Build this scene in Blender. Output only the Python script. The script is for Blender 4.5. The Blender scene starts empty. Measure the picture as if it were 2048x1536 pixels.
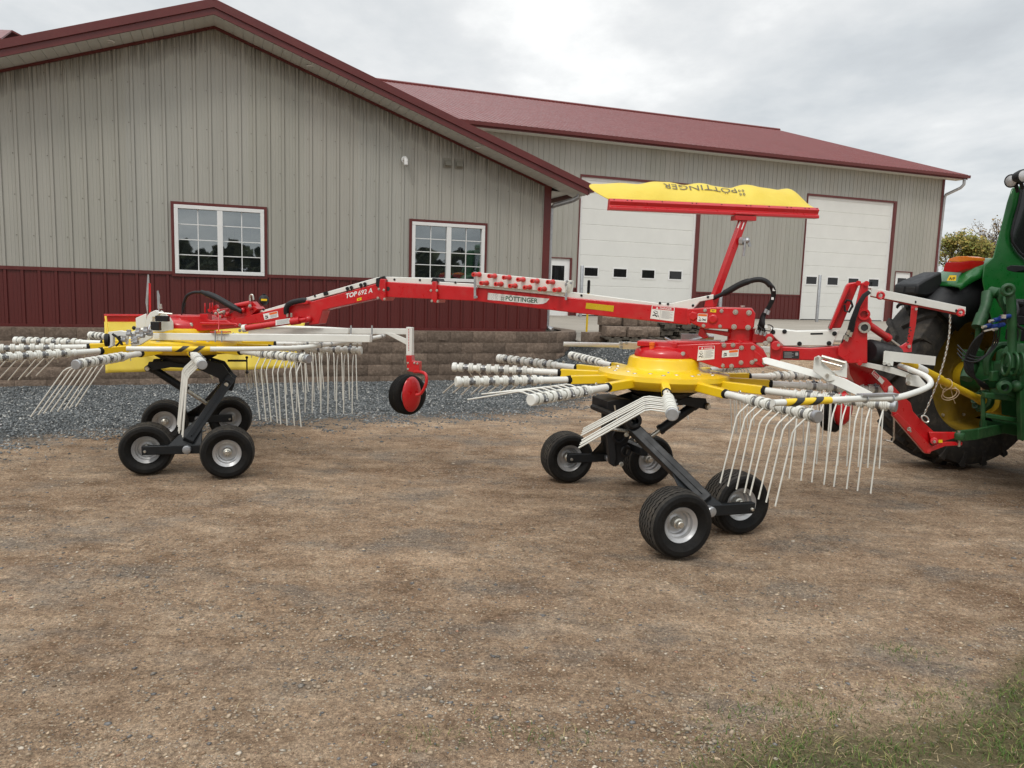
import bpy, math, random
import numpy as np
from mathutils import Vector, Matrix
random.seed(7); rng = np.random.default_rng(7)
S = bpy.context.scene
COL = S.collection
rad = math.radians

# ------------------------------------------------------------------ camera model (eye 1.7 m above the dirt)
FP, EYE = 1540.0, 1.7
PITCH, ROLL = rad(7.016), rad(1.739)
_up = np.array([math.sin(ROLL)*math.cos(PITCH), -math.cos(ROLL)*math.cos(PITCH), -math.sin(PITCH)])
_f = np.array([0, 0, 1.0]) - _up*_up[2]; _f /= np.linalg.norm(_f)
_rt = np.cross(-_up, _f)
def ray(px, py):
    d = np.array([(px-1024)/FP, (py-768)/FP, 1.0]); return Vector((d@_rt, d@_f, d@_up))
E0 = Vector((0, 0, EYE))
def G(px, py, z=0.0):                      # where a sight line meets the level z
    d = ray(px, py); return E0 + d*((z-EYE)/d.z)
def at(px, py, Y):                         # where it reaches depth Y
    d = ray(px, py); return E0 + d*(Y/d.y)
def PL(px, py, P0, a):                     # where it meets an upright plane
    d = ray(px, py); n = Vector((-math.sin(rad(a)), math.cos(rad(a)), 0))
    return E0 + d*(n.dot(Vector((P0[0], P0[1], 0)))/n.dot(d))

# ------------------------------------------------------------------ materials
def new_mat(name):
    m = bpy.data.materials.new(name); m.use_nodes = True
    nt = m.node_tree; b = nt.nodes['Principled BSDF']; return m, nt, b
def lk(nt, a, b): nt.links.new(a, b)
def noise(nt, scale, detail=4, rough=.6, vec=None, coord='Object', stretch=None):
    n = nt.nodes.new('ShaderNodeTexNoise'); n.inputs['Scale'].default_value = scale
    n.inputs['Detail'].default_value = detail; n.inputs['Roughness'].default_value = rough
    if vec is None:
        tc = nt.nodes.new('ShaderNodeTexCoord'); vec = tc.outputs[coord]
    if stretch:
        mp_ = nt.nodes.new('ShaderNodeMapping'); mp_.inputs['Scale'].default_value = stretch[:3]
        if len(stretch) > 3: mp_.inputs['Rotation'].default_value = (0, 0, stretch[3])
        lk(nt, vec, mp_.inputs['Vector']); vec = mp_.outputs['Vector']
    lk(nt, vec, n.inputs['Vector']); return n
def ramp(nt, src, stops, interp='LINEAR'):
    r = nt.nodes.new('ShaderNodeValToRGB'); r.color_ramp.interpolation = interp
    while len(r.color_ramp.elements) < len(stops): r.color_ramp.elements.new(.5)
    for e, (p, c) in zip(r.color_ramp.elements, stops):
        e.position = p; e.color = (*c, 1) if len(c) == 3 else c
    lk(nt, src, r.inputs[0]); return r
def mix(nt, fac, a, b, mode='MIX'):
    m = nt.nodes.new('ShaderNodeMix'); m.data_type = 'RGBA'; m.blend_type = mode
    if isinstance(fac, (int, float)): m.inputs[0].default_value = fac
    else: lk(nt, fac, m.inputs[0])
    for i, x in ((6, a), (7, b)):
        if isinstance(x, (tuple, list)): m.inputs[i].default_value = (*x[:3], 1)
        else: lk(nt, x, m.inputs[i])
    return m.outputs[2]
def math_(nt, op, a, b=0.0):
    m = nt.nodes.new('ShaderNodeMath'); m.operation = op
    for i, x in ((0, a), (1, b)):
        if isinstance(x, (int, float)): m.inputs[i].default_value = x
        else: lk(nt, x, m.inputs[i])
    return m.outputs[0]
def bump(nt, b, h, strength=.3, dist=.01):
    bp = nt.nodes.new('ShaderNodeBump'); bp.inputs['Strength'].default_value = strength
    bp.inputs['Distance'].default_value = dist; lk(nt, h, bp.inputs['Height']); lk(nt, bp.outputs[0], b.inputs['Normal']); return bp
def surf(name, col, rough=.5, metal=0, var=.12, scale=6, coat=0, bmp=0, bscale=60, spec=.5, dust=0):
    m, nt, b = new_mat(name)
    n = noise(nt, scale, 5)
    lo = tuple(c*(1-var) for c in col); hi = tuple(min(1, c*(1+var)) for c in col)
    c = ramp(nt, n.outputs[0], [(.3, lo), (.7, hi)]).outputs[0]
    if dust:
        n2 = noise(nt, 9, 6, .7); f = ramp(nt, n2.outputs[0], [(.5, (0, 0, 0)), (.8, (dust,)*3)]).outputs[0]
        c = mix(nt, f, c, (.30, .24, .17))
    lk(nt, c, b.inputs['Base Color'])
    rr = ramp(nt, noise(nt, scale*3, 4).outputs[0], [(.3, (max(0, rough-.07),)*3), (.7, (min(1, rough+.1),)*3)]).outputs[0]
    lk(nt, rr, b.inputs['Roughness'])
    b.inputs['Metallic'].default_value = metal
    b.inputs['Specular IOR Level'].default_value = spec
    if coat: b.inputs['Coat Weight'].default_value = coat; b.inputs['Coat Roughness'].default_value = .12
    if bmp: bump(nt, b, noise(nt, bscale, 5).outputs[0], bmp, .004)
    return m
M = {}
M['red'] = surf('red_paint', (.50, .005, .009), .32, coat=.35, var=.06, dust=.10)
M['yellow'] = surf('yellow_paint', (.84, .56, .010), .36, coat=.25, var=.05, dust=.10)
M['offwhite'] = surf('off_white_paint', (.70, .70, .65), .40, coat=.15, var=.05, dust=.08)
M['tine'] = surf('tine_paint', (.66, .65, .59), .38, var=.06)
M['galv'] = surf('galvanised_steel', (.42, .43, .44), .42, metal=.75, var=.18, scale=12)
M['zinc'] = surf('zinc_bolts', (.60, .58, .52), .30, metal=.85, var=.15, scale=30)
M['anth'] = surf('anthracite_paint', (.009, .011, .013), .45, var=.2, dust=.03, spec=.35)
M['black'] = surf('black_plastic', (.009, .009, .010), .5, var=.2, spec=.35)
M['rubber'] = surf('tyre_rubber', (.0095, .009, .0085), .68, var=.25, scale=14, bmp=.10, dust=.04, spec=.2)
M['tread'] = surf('dusty_tread', (.045, .041, .036), .85, var=.3, scale=20, bmp=.3, dust=.22, spec=.2)
M['rubberd'] = surf('dusty_tractor_rubber', (.030, .027, .024), .8, var=.35, scale=7, bmp=.2, dust=.25, spec=.3)
M['rim'] = surf('silver_rim', (.50, .50, .50), .38, metal=.5, var=.10, scale=10, dust=.15)
M['green'] = surf('green_paint', (.006, .100, .016), .30, coat=.35, var=.12, dust=.05)
M['greend'] = surf('green_cast_parts', (.005, .052, .010), .5, var=.3, scale=10, bmp=.2, dust=.07)
M['rimyel'] = surf('yellow_wheel_paint', (.62, .40, .01), .45, var=.12, dust=.18)
M['peg'] = surf('red_plastic_pegs', (.62, .035, .03), .4, var=.05)
M['white'] = surf('white_vinyl', (.76, .76, .74), .35, var=.03)
M['decal'] = surf('white_decal', (.74, .74, .71), .4, var=.03)
M['ink'] = surf('black_ink', (.02, .02, .02), .5)
M['greyink'] = surf('grey_ink', (.28, .28, .28), .5)
M['greenink'] = surf('green_ink', (.005, .09, .04), .5)
M['orange'] = surf('orange_plastic', (.75, .13, .01), .4)
M['decalred'] = surf('red_decal', (.55, .01, .03), .4)
M['reflyel'] = surf('yellow_reflector', (.52, .36, .01), .25, var=.04)
M['trimred'] = surf('dark_red_trim', (.112, .017, .015), .36, var=.10, scale=3, dust=.05)
M['wood'] = surf('weathered_pallet_wood', (.10, .085, .065), .85, var=.45, scale=18, bmp=.4)
M['wood2'] = surf('fresh_timber', (.34, .25, .15), .8, var=.25, scale=12)
M['bark'] = surf('tree_bark', (.07, .055, .045), .9, var=.3, bmp=.4)
M['board'] = surf('cardboard', (.38, .27, .16), .8)
M['dark'] = surf('dark_interior', (.045, .04, .035), .9)
M['bags'] = surf('white_litter', (.6, .6, .58), .7)
M['twine'] = surf('baler_twine', (.50, .38, .24), .8)
def lamp_mat(name, col):
    m, nt, b = new_mat(name); b.inputs['Base Color'].default_value = (*col, 1); b.inputs['Roughness'].default_value = .12
    b.inputs['Coat Weight'].default_value = .6; b.inputs['Transmission Weight'].default_value = .25
    w = nt.nodes.new('ShaderNodeTexWave'); w.inputs['Scale'].default_value = 40; bump(nt, b, w.outputs[0], .3, .002)
    return m
M['lensr'] = lamp_mat('red_lens', (.55, .01, .01)); M['lenso'] = lamp_mat('orange_lens', (.85, .22, .01))
def glass(name, tint, tr=.5, spec=.5):
    m, nt, b = new_mat(name); b.inputs['Base Color'].default_value = (*tint, 1); b.inputs['Roughness'].default_value = .02
    b.inputs['Specular IOR Level'].default_value = spec; b.inputs['Coat Weight'].default_value = .8; b.inputs['Coat Roughness'].default_value = .01
    out = nt.nodes['Material Output']; t = nt.nodes.new('ShaderNodeBsdfTransparent'); t.inputs[0].default_value = (.85, .9, .88, 1)
    mx = nt.nodes.new('ShaderNodeMixShader'); mx.inputs[0].default_value = 1-tr
    gl = nt.nodes.new('ShaderNodeBsdfGlossy'); gl.inputs['Roughness'].default_value = .015; gl.inputs[0].default_value = (.8, .84, .86, 1); mg_ = nt.nodes.new('ShaderNodeMixShader'); mg_.inputs[0].default_value = .26
    lk(nt, t.outputs[0], mx.inputs[1]); lk(nt, b.outputs[0], mx.inputs[2]); lk(nt, mx.outputs[0], mg_.inputs[1]); lk(nt, gl.outputs[0], mg_.inputs[2]); lk(nt, mg_.outputs[0], out.inputs[0])
    n = noise(nt, 1.2, 2); bp = bump(nt, b, n.outputs[0], .10, .015); lk(nt, bp.outputs[0], gl.inputs['Normal']); return m
M['glass'] = glass('window_glass', (.02, .025, .03), .55, 1.0)
M['cabglass'] = glass('cab_glass', (.02, .03, .03), .5, .8)

def tarp_mat():
    m, nt, b = new_mat('yellow_tarpaulin')
    n = noise(nt, 5, 5); lk(nt, ramp(nt, n.outputs[0], [(.3, (.88, .70, .085)), (.7, (.93, .78, .13))]).outputs[0], b.inputs['Base Color'])
    b.inputs['Roughness'].default_value = .5; b.inputs['Subsurface Weight'].default_value = 0
    out = nt.nodes['Material Output']; t = nt.nodes.new('ShaderNodeBsdfTranslucent'); t.inputs[0].default_value = (.92, .74, .12, 1)
    mx = nt.nodes.new('ShaderNodeMixShader'); mx.inputs[0].default_value = .35
    lk(nt, b.outputs[0], mx.inputs[1]); lk(nt, t.outputs[0], mx.inputs[2]); lk(nt, mx.outputs[0], out.inputs[0])
    n2 = noise(nt, 7, 3, stretch=(1, 1, .4)); bump(nt, b, n2.outputs[0], .5, .02)
    return m
M['tarp'] = tarp_mat()

def siding_mat(name, col, stain=True, panel=0.914):
    m, nt, b = new_mat(name)
    at_ = nt.nodes.new('ShaderNodeAttribute'); at_.attribute_name = 'sd'     # x = along the wall, y = drop below the eave line, z = height
    sep = nt.nodes.new('ShaderNodeSeparateXYZ'); lk(nt, at_.outputs['Vector'], sep.inputs[0])
    n = noise(nt, 1.0, 5, .6, vec=at_.outputs['Vector'], stretch=(3.0, 0, .35))
    c = ramp(nt, n.outputs[0], [(.3, tuple(x*.92 for x in col)), (.7, tuple(x*1.06 for x in col))]).outputs[0]
    fl = math_(nt, 'FLOOR', math_(nt, 'DIVIDE', sep.outputs[0], panel))
    wn = nt.nodes.new('ShaderNodeTexWhiteNoise'); wn.noise_dimensions = '1D'; lk(nt, fl, wn.inputs['W'])
    tone = ramp(nt, wn.outputs[0], [(0, (.95, .95, .93)), (.5, (1, .985, .975)), (1, (1.0, 1.01, 1.02))]).outputs[0]
    c = mix(nt, 1.0, c, tone, 'MULTIPLY')
    if stain:
        s1 = noise(nt, 1.0, 3, .75, vec=at_.outputs['Vector'], stretch=(34.0, 0, .8))
        s2 = noise(nt, 1.0, 2, .5, vec=at_.outputs['Vector'], stretch=(3.0, 0, .2))
        st = math_(nt, 'SUBTRACT', math_(nt, 'MULTIPLY', s1.outputs[0], 4.2), 1.45); st.node.use_clamp = True
        ln = math_(nt, 'ADD', math_(nt, 'MULTIPLY', math_(nt, 'ADD', s2.outputs[0], math_(nt, 'MULTIPLY', s1.outputs[0], .5)), .42), .06)
        fade = math_(nt, 'SUBTRACT', 1.0, math_(nt, 'DIVIDE', sep.outputs[1], ln)); fade.node.use_clamp = True
        f = math_(nt, 'MULTIPLY', math_(nt, 'POWER', fade, .55), st); f.node.use_clamp = True
        f = math_(nt, 'MULTIPLY', f, .95)
        c = mix(nt, f, c, (.095, .087, .066))
    lk(nt, c, b.inputs['Base Color']); b.inputs['Roughness'].default_value = .42
    n3 = noise(nt, 3, 3, vec=at_.outputs['Vector'], stretch=(1, 0, .25)); bump(nt, b, n3.outputs[0], .12, .02)
    return m
M['siding'] = siding_mat('taupe_siding', (.375, .366, .322))
M['siding2'] = siding_mat('taupe_siding_back', (.365, .356, .315), False)
M['wains'] = siding_mat('dark_red_siding', (.100, .014, .012), False)
M['roof'] = surf('red_metal_roof', (.155, .024, .021), .40, var=.10, scale=1.2)
M['soffit'] = surf('soffit_panels', (.68, .69, .65), .5, var=.05)
M['doorw'] = surf('white_door_panels', (.71, .71, .67), .42, var=.03, scale=1.5)
M['seam'] = surf('door_seam', (.60, .60, .55), .6)

def block_mat():
    m, nt, b = new_mat('split_face_block')
    n1 = noise(nt, 1.4, 2); n2 = noise(nt, 22, 6, .75)
    c = ramp(nt, n2.outputs[0], [(.28, (.095, .070, .054)), (.5, (.175, .130, .098)), (.72, (.29, .225, .175))]).outputs[0]
    at_ = nt.nodes.new('ShaderNodeAttribute'); at_.attribute_name = 'tone'
    c = mix(nt, 1.0, c, at_.outputs['Color'], 'MULTIPLY')
    lk(nt, c, b.inputs['Base Color']); b.inputs['Roughness'].default_value = .95
    bump(nt, b, n2.outputs[0], .8, .02); return m
M['block'] = block_mat()

def concrete_mat():
    m, nt, b = new_mat('yard_concrete')
    n1 = noise(nt, .5, 6, .65); n2 = noise(nt, 30, 5)
    c = ramp(nt, n1.outputs[0], [(.3, (.25, .22, .18)), (.7, (.38, .34, .285))]).outputs[0]
    c = mix(nt, .3, c, ramp(nt, n2.outputs[0], [(.3, (.2, .18, .15)), (.7, (.42, .38, .32))]).outputs[0])
    lk(nt, c, b.inputs['Base Color']); b.inputs['Roughness'].default_value = .9; bump(nt, b, n2.outputs[0], .3, .004); return m
M['concrete'] = concrete_mat()

def ground_mat():
    m, nt, b = new_mat('dirt_and_gravel')
    tc = nt.nodes.new('ShaderNodeTexCoord').outputs['Object']
    big = noise(nt, .42, 5, .62, tc, stretch=(1, 2.2, 1, rad(-14)))
    mid = noise(nt, 2.6, 7, .7, tc, stretch=(1, 1.35, 1, rad(-12)))
    fine = noise(nt, 60, 6, .78, tc); lump = noise(nt, 17, 6, .72, tc); grit = noise(nt, 170, 4, .8, tc)
    c = ramp(nt, big.outputs[0], [(.30, (.235, .142, .085)), (.45, (.385, .268, .178)), (.56, (.475, .345, .238)), (.72, (.58, .45, .325))]).outputs[0]
    c2 = ramp(nt, mid.outputs[0], [(.34, (.165, .103, .064)), (.5, (.385, .278, .188)), (.66, (.60, .47, .345))]).outputs[0]
    c = mix(nt, .5, c, c2)
    trk = noise(nt, 1.0, 4, .6, tc, stretch=(.35, 7.0, 1, rad(-13)))
    c = mix(nt, 1.0, c, ramp(nt, trk.outputs[0], [(.32, (.88, .86, .84)), (.5, (1.0, 1.0, 1.0)), (.68, (1.10, 1.09, 1.08))]).outputs[0], 'MULTIPLY')
    crk = noise(nt, 1.0, 8, .8, tc, stretch=(1.6, 11.0, 1, rad(-10)))
    c = mix(nt, ramp(nt, crk.outputs[0], [(.26, (.6,)*3), (.31, (0, 0, 0))]).outputs[0], c, (.10, .065, .04))
    pt_ = noise(nt, .9, 8, .75, tc, stretch=(1, 1.3, 1, .8))
    c = mix(nt, 1.0, c, ramp(nt, pt_.outputs[0], [(.34, (.62, .56, .51)), (.46, (.95, .94, .93)), (.62, (1.12, 1.11, 1.10))]).outputs[0], 'MULTIPLY')
    gp = noise(nt, 1.1, 6, .7, tc, stretch=(1, 1.7, 1, .4))
    c = mix(nt, ramp(nt, gp.outputs[0], [(.51, (0, 0, 0)), (.64, (.6,)*3)]).outputs[0], c, (.20, .185, .165))
    c = mix(nt, 1.0, c, ramp(nt, fine.outputs[0], [(.30, (.36, .34, .32)), (.5, (1, 1, 1)), (.70, (1.70, 1.67, 1.60))]).outputs[0], 'MULTIPLY')
    c = mix(nt, 1.0, c, ramp(nt, grit.outputs[0], [(.30, (.45, .45, .45)), (.5, (1, 1, 1)), (.68, (1.55, 1.55, 1.55))]).outputs[0], 'MULTIPLY')
    c = mix(nt, 1.0, c, ramp(nt, lump.outputs[0], [(.30, (.66, .63, .60)), (.5, (1, 1, 1)), (.70, (1.24, 1.23, 1.21))]).outputs[0], 'MULTIPLY')
    # small pale grains
    v = nt.nodes.new('ShaderNodeTexVoronoi'); v.inputs['Scale'].default_value = 55; lk(nt, tc, v.inputs['Vector'])
    wn = ramp(nt, v.outputs['Color'], [(.66, (0, 0, 0)), (.72, (1, 1, 1))]).outputs[0]
    dd = ramp(nt, v.outputs['Distance'], [(.22, (1, 1, 1)), (.34, (0, 0, 0))]).outputs[0]
    c = mix(nt, math_(nt, 'MULTIPLY', wn, dd), c, (.56, .48, .37))
    # crushed blue-grey stone
    vg = nt.nodes.new('ShaderNodeTexVoronoi'); vg.inputs['Scale'].default_value = 34; lk(nt, tc, vg.inputs['Vector'])
    g = mix(nt, 1.0, ramp(nt, vg.outputs['Color'], [(.2, (.085, .092, .094)), (.7, (.21, .22, .215)), (1, (.44, .44, .42))]).outputs[0],
            ramp(nt, vg.outputs['Distance'], [(.1, (1, 1, 1)), (.6, (.35, .35, .35))]).outputs[0], 'MULTIPLY')
    a = nt.nodes.new('ShaderNodeAttribute'); a.attribute_name = 'gravel'
    e = math_(nt, 'ADD', a.outputs['Fac'], math_(nt, 'MULTIPLY', math_(nt, 'SUBTRACT', mid.outputs[0], .5), 1.6))
    e = ramp(nt, e, [(.18, (0, 0, 0)), (.50, (.45,)*3), (.85, (1, 1, 1))]).outputs[0]
    c = mix(nt, e, c, g)
    gr = nt.nodes.new('ShaderNodeAttribute'); gr.attribute_name = 'grassy'
    c = mix(nt, math_(nt, 'MULTIPLY', gr.outputs['Fac'], .75), c, (.085, .085, .032))
    lk(nt, c, b.inputs['Base Color']); b.inputs['Roughness'].default_value = .97; b.inputs['Specular IOR Level'].default_value = .15
    h = math_(nt, 'ADD', math_(nt, 'MULTIPLY', fine.outputs[0], .5), math_(nt, 'MULTIPLY', mid.outputs[0], 1.6)); h = math_(nt, 'ADD', h, math_(nt, 'MULTIPLY', lump.outputs[0], .9))
    h = math_(nt, 'ADD', h, math_(nt, 'MULTIPLY', vg.outputs['Distance'], math_(nt, 'MULTIPLY', e, -1.0)))
    h = math_(nt, 'ADD', h, math_(nt, 'MULTIPLY', grit.outputs[0], .18)); h = math_(nt, 'ADD', h, math_(nt, 'MULTIPLY', trk.outputs[0], .35))
    bump(nt, b, h, 1.0, .045); return m
M['ground'] = ground_mat()
def vcol_mat(name, rough=.85, sub=0):
    m, nt, b = new_mat(name); a = nt.nodes.new('ShaderNodeAttribute'); a.attribute_name = 'tone'
    n = noise(nt, 60, 3); c = mix(nt, 1.0, a.outputs['Color'], ramp(nt, n.outputs[0], [(.3, (.8,)*3), (.7, (1.15,)*3)]).outputs[0], 'MULTIPLY')
    lk(nt, c, b.inputs['Base Color']); b.inputs['Roughness'].default_value = rough; b.inputs['Specular IOR Level'].default_value = .2
    return m
M['stones'] = vcol_mat('loose_stones'); M['blades'] = vcol_mat('grass_blades', .6); M['leaves'] = vcol_mat('autumn_leaves', .6)

# ------------------------------------------------------------------ mesh builder
def tag(o, label=None, cat=None, group=None, kind=None):
    if label: o['label'] = label
    if cat: o['category'] = cat
    if group: o['group'] = group
    if kind: o['kind'] = kind
    return o
ORG = {}
class MB:
    def __init__(s): s.v = []; s.f = []; s.mi = []; s.cur = 0
    def add(s, vs, fs):
        k = len(s.v); s.v += [tuple(x) for x in vs]; s.f += [tuple(i+k for i in f) for f in fs]; s.mi += [s.cur]*len(fs); return s
    def box(s, c, size, R=None):
        c = Vector(c); h = Vector(size)/2; vs = []
        for x in (-1, 1):
            for y in (-1, 1):
                for z in (-1, 1):
                    p = Vector((x*h.x, y*h.y, z*h.z)); vs.append(c + (R @ p if R else p))
        return s.add(vs, [(0, 1, 3, 2), (4, 6, 7, 5), (0, 4, 5, 1), (2, 3, 7, 6), (0, 2, 6, 4), (1, 5, 7, 3)])
    def bar(s, p0, p1, w, h, up=(0, 0, 1), w1=None, h1=None):
        p0 = Vector(p0); p1 = Vector(p1); d = (p1-p0).normalized(); a = d.cross(Vector(up))
        if a.length < 1e-4: a = d.cross(Vector((1, 0, 0)))
        a.normalize(); b = a.cross(d).normalized(); vs = []
        for p, ww, hh in ((p0, w, h), (p1, w1 or w, h1 or h)):
            for x, y in ((-1, -1), (1, -1), (1, 1), (-1, 1)): vs.append(p + a*(x*ww/2) + b*(y*hh/2))
        return s.add(vs, [(3, 2, 1, 0), (4, 5, 6, 7), (0, 1, 5, 4), (1, 2, 6, 5), (2, 3, 7, 6), (3, 0, 4, 7)])
    def tube(s, pts, r, n=12, caps=True):
        pts = [Vector(p) for p in pts]; rs = r if isinstance(r, (list, tuple)) else [r]*len(pts)
        t = (pts[1]-pts[0]).normalized(); a = t.orthogonal().normalized(); rings = []
        for i, p in enumerate(pts):
            t2 = (pts[min(i+1, len(pts)-1)]-pts[max(i-1, 0)]).normalized()
            a = (a - t2*a.dot(t2)).normalized(); b = t2.cross(a)
            rings.append([p + (a*math.cos(2*math.pi*j/n)+b*math.sin(2*math.pi*j/n))*rs[i] for j in range(n)])
        vs = [q for g in rings for q in g]; fs = []
        for i in range(len(pts)-1):
            for j in range(n):
                k = (j+1) % n; fs.append((i*n+j, i*n+k, (i+1)*n+k, (i+1)*n+j))
        if caps: fs.append(tuple(reversed(range(n)))); fs.append(tuple((len(pts)-1)*n+j for j in range(n)))
        return s.add(vs, fs)
    def lathe(s, prof, o, axis, n=32):
        o = Vector(o); z = Vector(axis).normalized(); x = z.orthogonal().normalized(); y = z.cross(x); vs = []; fs = []
        for r, h in prof:
            for j in range(n): vs.append(o + z*h + (x*math.cos(2*math.pi*j/n)+y*math.sin(2*math.pi*j/n))*max(r, 1e-4))
        for i in range(len(prof)-1):
            for j in range(n):
                k = (j+1) % n; fs.append((i*n+j, i*n+k, (i+1)*n+k, (i+1)*n+j))
        return s.add(vs, fs)
    def cyl(s, p0, p1, r, n=16): return s.tube([p0, p1], r, n)
    def torus(s, c, axis, R, r, n=14, m=6, sx=1.0, xdir=None):
        z = Vector(axis).normalized(); x = (Vector(xdir) if xdir else z.orthogonal()).normalized(); y = z.cross(x); vs = []; fs = []
        for i in range(n):
            a = 2*math.pi*i/n; e = x*math.cos(a)+y*math.sin(a); q = Vector(c) + x*(math.cos(a)*R*sx) + y*(math.sin(a)*R)
            for j in range(m):
                b = 2*math.pi*j/m; vs.append(q + e*(math.cos(b)*r) + z*(math.sin(b)*r))
        for i in range(n):
            for j in range(m): fs.append((i*m+j, ((i+1) % n)*m+j, ((i+1) % n)*m+(j+1) % m, i*m+(j+1) % m))
        return s.add(vs, fs)
    def prism(s, poly, vec):
        n = len(poly); vec = Vector(vec); vs = [Vector(p) for p in poly] + [Vector(p)+vec for p in poly]
        return s.add(vs, [tuple(range(n)), tuple(reversed(range(n, 2*n)))] + [(i, i+n, (i+1) % n+n, (i+1) % n) for i in range(n)])
    def quad(s, a, b, c, d): return s.add([a, b, c, d], [(0, 1, 2, 3)])
    def sphere(s, c, r, n=14, m=8, sc=(1, 1, 1)):
        c = Vector(c); vs = []; fs = []
        for i in range(m+1):
            t = math.pi*i/m
            for j in range(n):
                p = 2*math.pi*j/n; vs.append(c + Vector((math.sin(t)*math.cos(p)*r*sc[0], math.sin(t)*math.sin(p)*r*sc[1], math.cos(t)*r*sc[2])))
        for i in range(m):
            for j in range(n): fs.append((i*n+j, i*n+(j+1) % n, (i+1)*n+(j+1) % n, (i+1)*n+j))
        return s.add(vs, fs)
    def build(s, name, mats, parent=None, bevel=0, angle=35, recalc=True, org=None):
        me = bpy.data.meshes.new(name); o = bpy.data.objects.new(name, me)
        L = Vector(org) if org is not None else Vector(ORG.get(parent.name, (0, 0, 0))) if parent else Vector((0, 0, 0))
        me.from_pydata([Vector(v)-L for v in s.v], [], s.f); me.update()
        if recalc:
            import bmesh
            bm = bmesh.new(); bm.from_mesh(me); bmesh.ops.recalc_face_normals(bm, faces=bm.faces); bm.to_mesh(me); bm.free()
        for m in (mats if isinstance(mats, (list, tuple)) else [mats]): me.materials.append(M[m] if isinstance(m, str) else m)
        me.polygons.foreach_set('material_index', s.mi)
        me.polygons.foreach_set('use_smooth', [True]*len(me.polygons)); me.set_sharp_from_angle(angle=rad(angle))
        COL.objects.link(o)
        if parent: o.parent = parent; ORG[o.name] = L
        elif org is not None: o.location = L; ORG[o.name] = L
        if bevel:
            b = o.modifiers.new('bevel', 'BEVEL'); b.width = bevel; b.segments = 2; b.limit_method = 'ANGLE'; b.angle_limit = rad(40); b.harden_normals = False
        return o
def empty(name, loc, label=None, cat=None, group=None, kind=None):
    o = bpy.data.objects.new(name, None); o.location = loc; o.empty_display_size = .2; COL.objects.link(o); ORG[o.name] = tuple(loc)
    return tag(o, label, cat, group, kind)
def copy_thing(root, loc, rz, label):
    def cp(o, par):
        c = o.copy(); COL.objects.link(c)
        if par: c.parent = par
        for ch in o.children: cp(ch, c)
        return c
    c = cp(root, None); c.location = loc; c.rotation_euler = (0, 0, rz); c['label'] = label; return c
def textmesh(txt, size, weight=0.0):
    cu = bpy.data.curves.new('t', 'FONT'); cu.body = txt; cu.size = size; cu.offset = weight; cu.resolution_u = 3
    o = bpy.data.objects.new('t', cu); COL.objects.link(o); bpy.context.view_layer.update()
    me = bpy.data.meshes.new_from_object(o.evaluated_get(bpy.context.evaluated_depsgraph_get()))
    vs = [(v.co.x, v.co.y) for v in me.vertices]; fs = [tuple(p.vertices) for p in me.polygons]
    bpy.data.objects.remove(o); bpy.data.curves.remove(cu); bpy.data.meshes.remove(me); return vs, fs
def put_text(mb, txt, o, xd, yd, width, weight=0.0, height=None, right=None):
    vs, fs = textmesh(txt, 1.0, weight); x0 = min(v[0] for v in vs); x1 = max(v[0] for v in vs); k = width/(x1-x0)
    ky = k if height is None else height/.72
    o = Vector(o); xd = Vector(xd).normalized(); yd = Vector(yd).normalized()
    mb.add([o + xd*((v[0]-x0)*k) + yd*(v[1]*ky) for v in vs], fs)
def smooth(t): t = max(0.0, min(1.0, t)); return t*t*(3-2*t)

# ================================================================== LAYOUT FRAMES
BA = 20.8; ca, sa = math.cos(rad(BA)), math.sin(rad(BA))
U = Vector((ca, sa, 0)); N = Vector((-sa, ca, 0))
RW = G(600, 765)                                    # foot of the retaining wall face
O1 = PL(0, 653.5, RW+N*.35, BA); O1.z = 0
def b1(s, n, z): return O1 + U*s + N*n + Vector((0, 0, z))
C2 = G(1119, 631, .70); C2.z = 0
def b2(s, n, z): return C2 + U*s + N*n + Vector((0, 0, z))
s_rw = (RW-O1).dot(U); n_rw = (RW-O1).dot(N)        # wall face is n = n_rw (about -0.35)
tip = PL(1190, 665, RW, BA); s_tip = (tip-O1).dot(U)

# ================================================================== GROUND
EA, EB = G(1215, 688, .70), G(1750, 679, .70)        # front edge of the concrete yard
ed = (EB-EA); ed.z = 0; ed.normalize(); en = Vector((ed.y, -ed.x, 0))   # en points to the camera side
gpts = [G(-700, 905), G(0, 884), G(250, 862), G(450, 848), G(700, 838), G(900, 832), G(1050, 828), G(1180, 800), G(1300, 775), G(1480, 752), G(1700, 735)]
def gl_y(x):
    for a, b in zip(gpts, gpts[1:]):
        if a.x <= x <= b.x: return a.y + (b.y-a.y)*(x-a.x)/(b.x-a.x)
    return gpts[0].y if x < gpts[0].x else gpts[-1].y + (x-gpts[-1].x)*1.2
def vnoise(x, y):
    return (math.sin(x*1.7+y*2.3)+math.sin(x*3.1-y*1.3+1)*.6+math.sin(x*.7+y*5.1+2)*.5)/2.1
def hgt(x, y):
    p = Vector((x, y, 0)); d = (p-Vector((EA.x, EA.y, 0))).dot(en); q = p-O1; s = q.dot(U); n = q.dot(N)
    right = smooth((s-(s_tip-2.2))/2.6)
    ramp_ = smooth((3.6-d)/3.6) if d > 0 else 1.0
    h = .66*ramp_*right
    if n > n_rw+.22 and s < s_tip-.3: h = .66
    if d < -.05: h = min(h, .62) if s > s_tip else h
    amp = .012 if y < 30 else 0
    return h + amp*vnoise(x*1.3, y*1.3)*(1-h) + .006*vnoise(x*6, y*5)*(1-h)*(1 if y < 20 else 0)
xs = np.concatenate([np.linspace(-400, -20, 12)[:-1], np.linspace(-20, -9, 20)[:-1], np.linspace(-9, 9, 190)[:-1], np.linspace(9, 20, 50)[:-1], np.linspace(20, 400, 16)])
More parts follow.
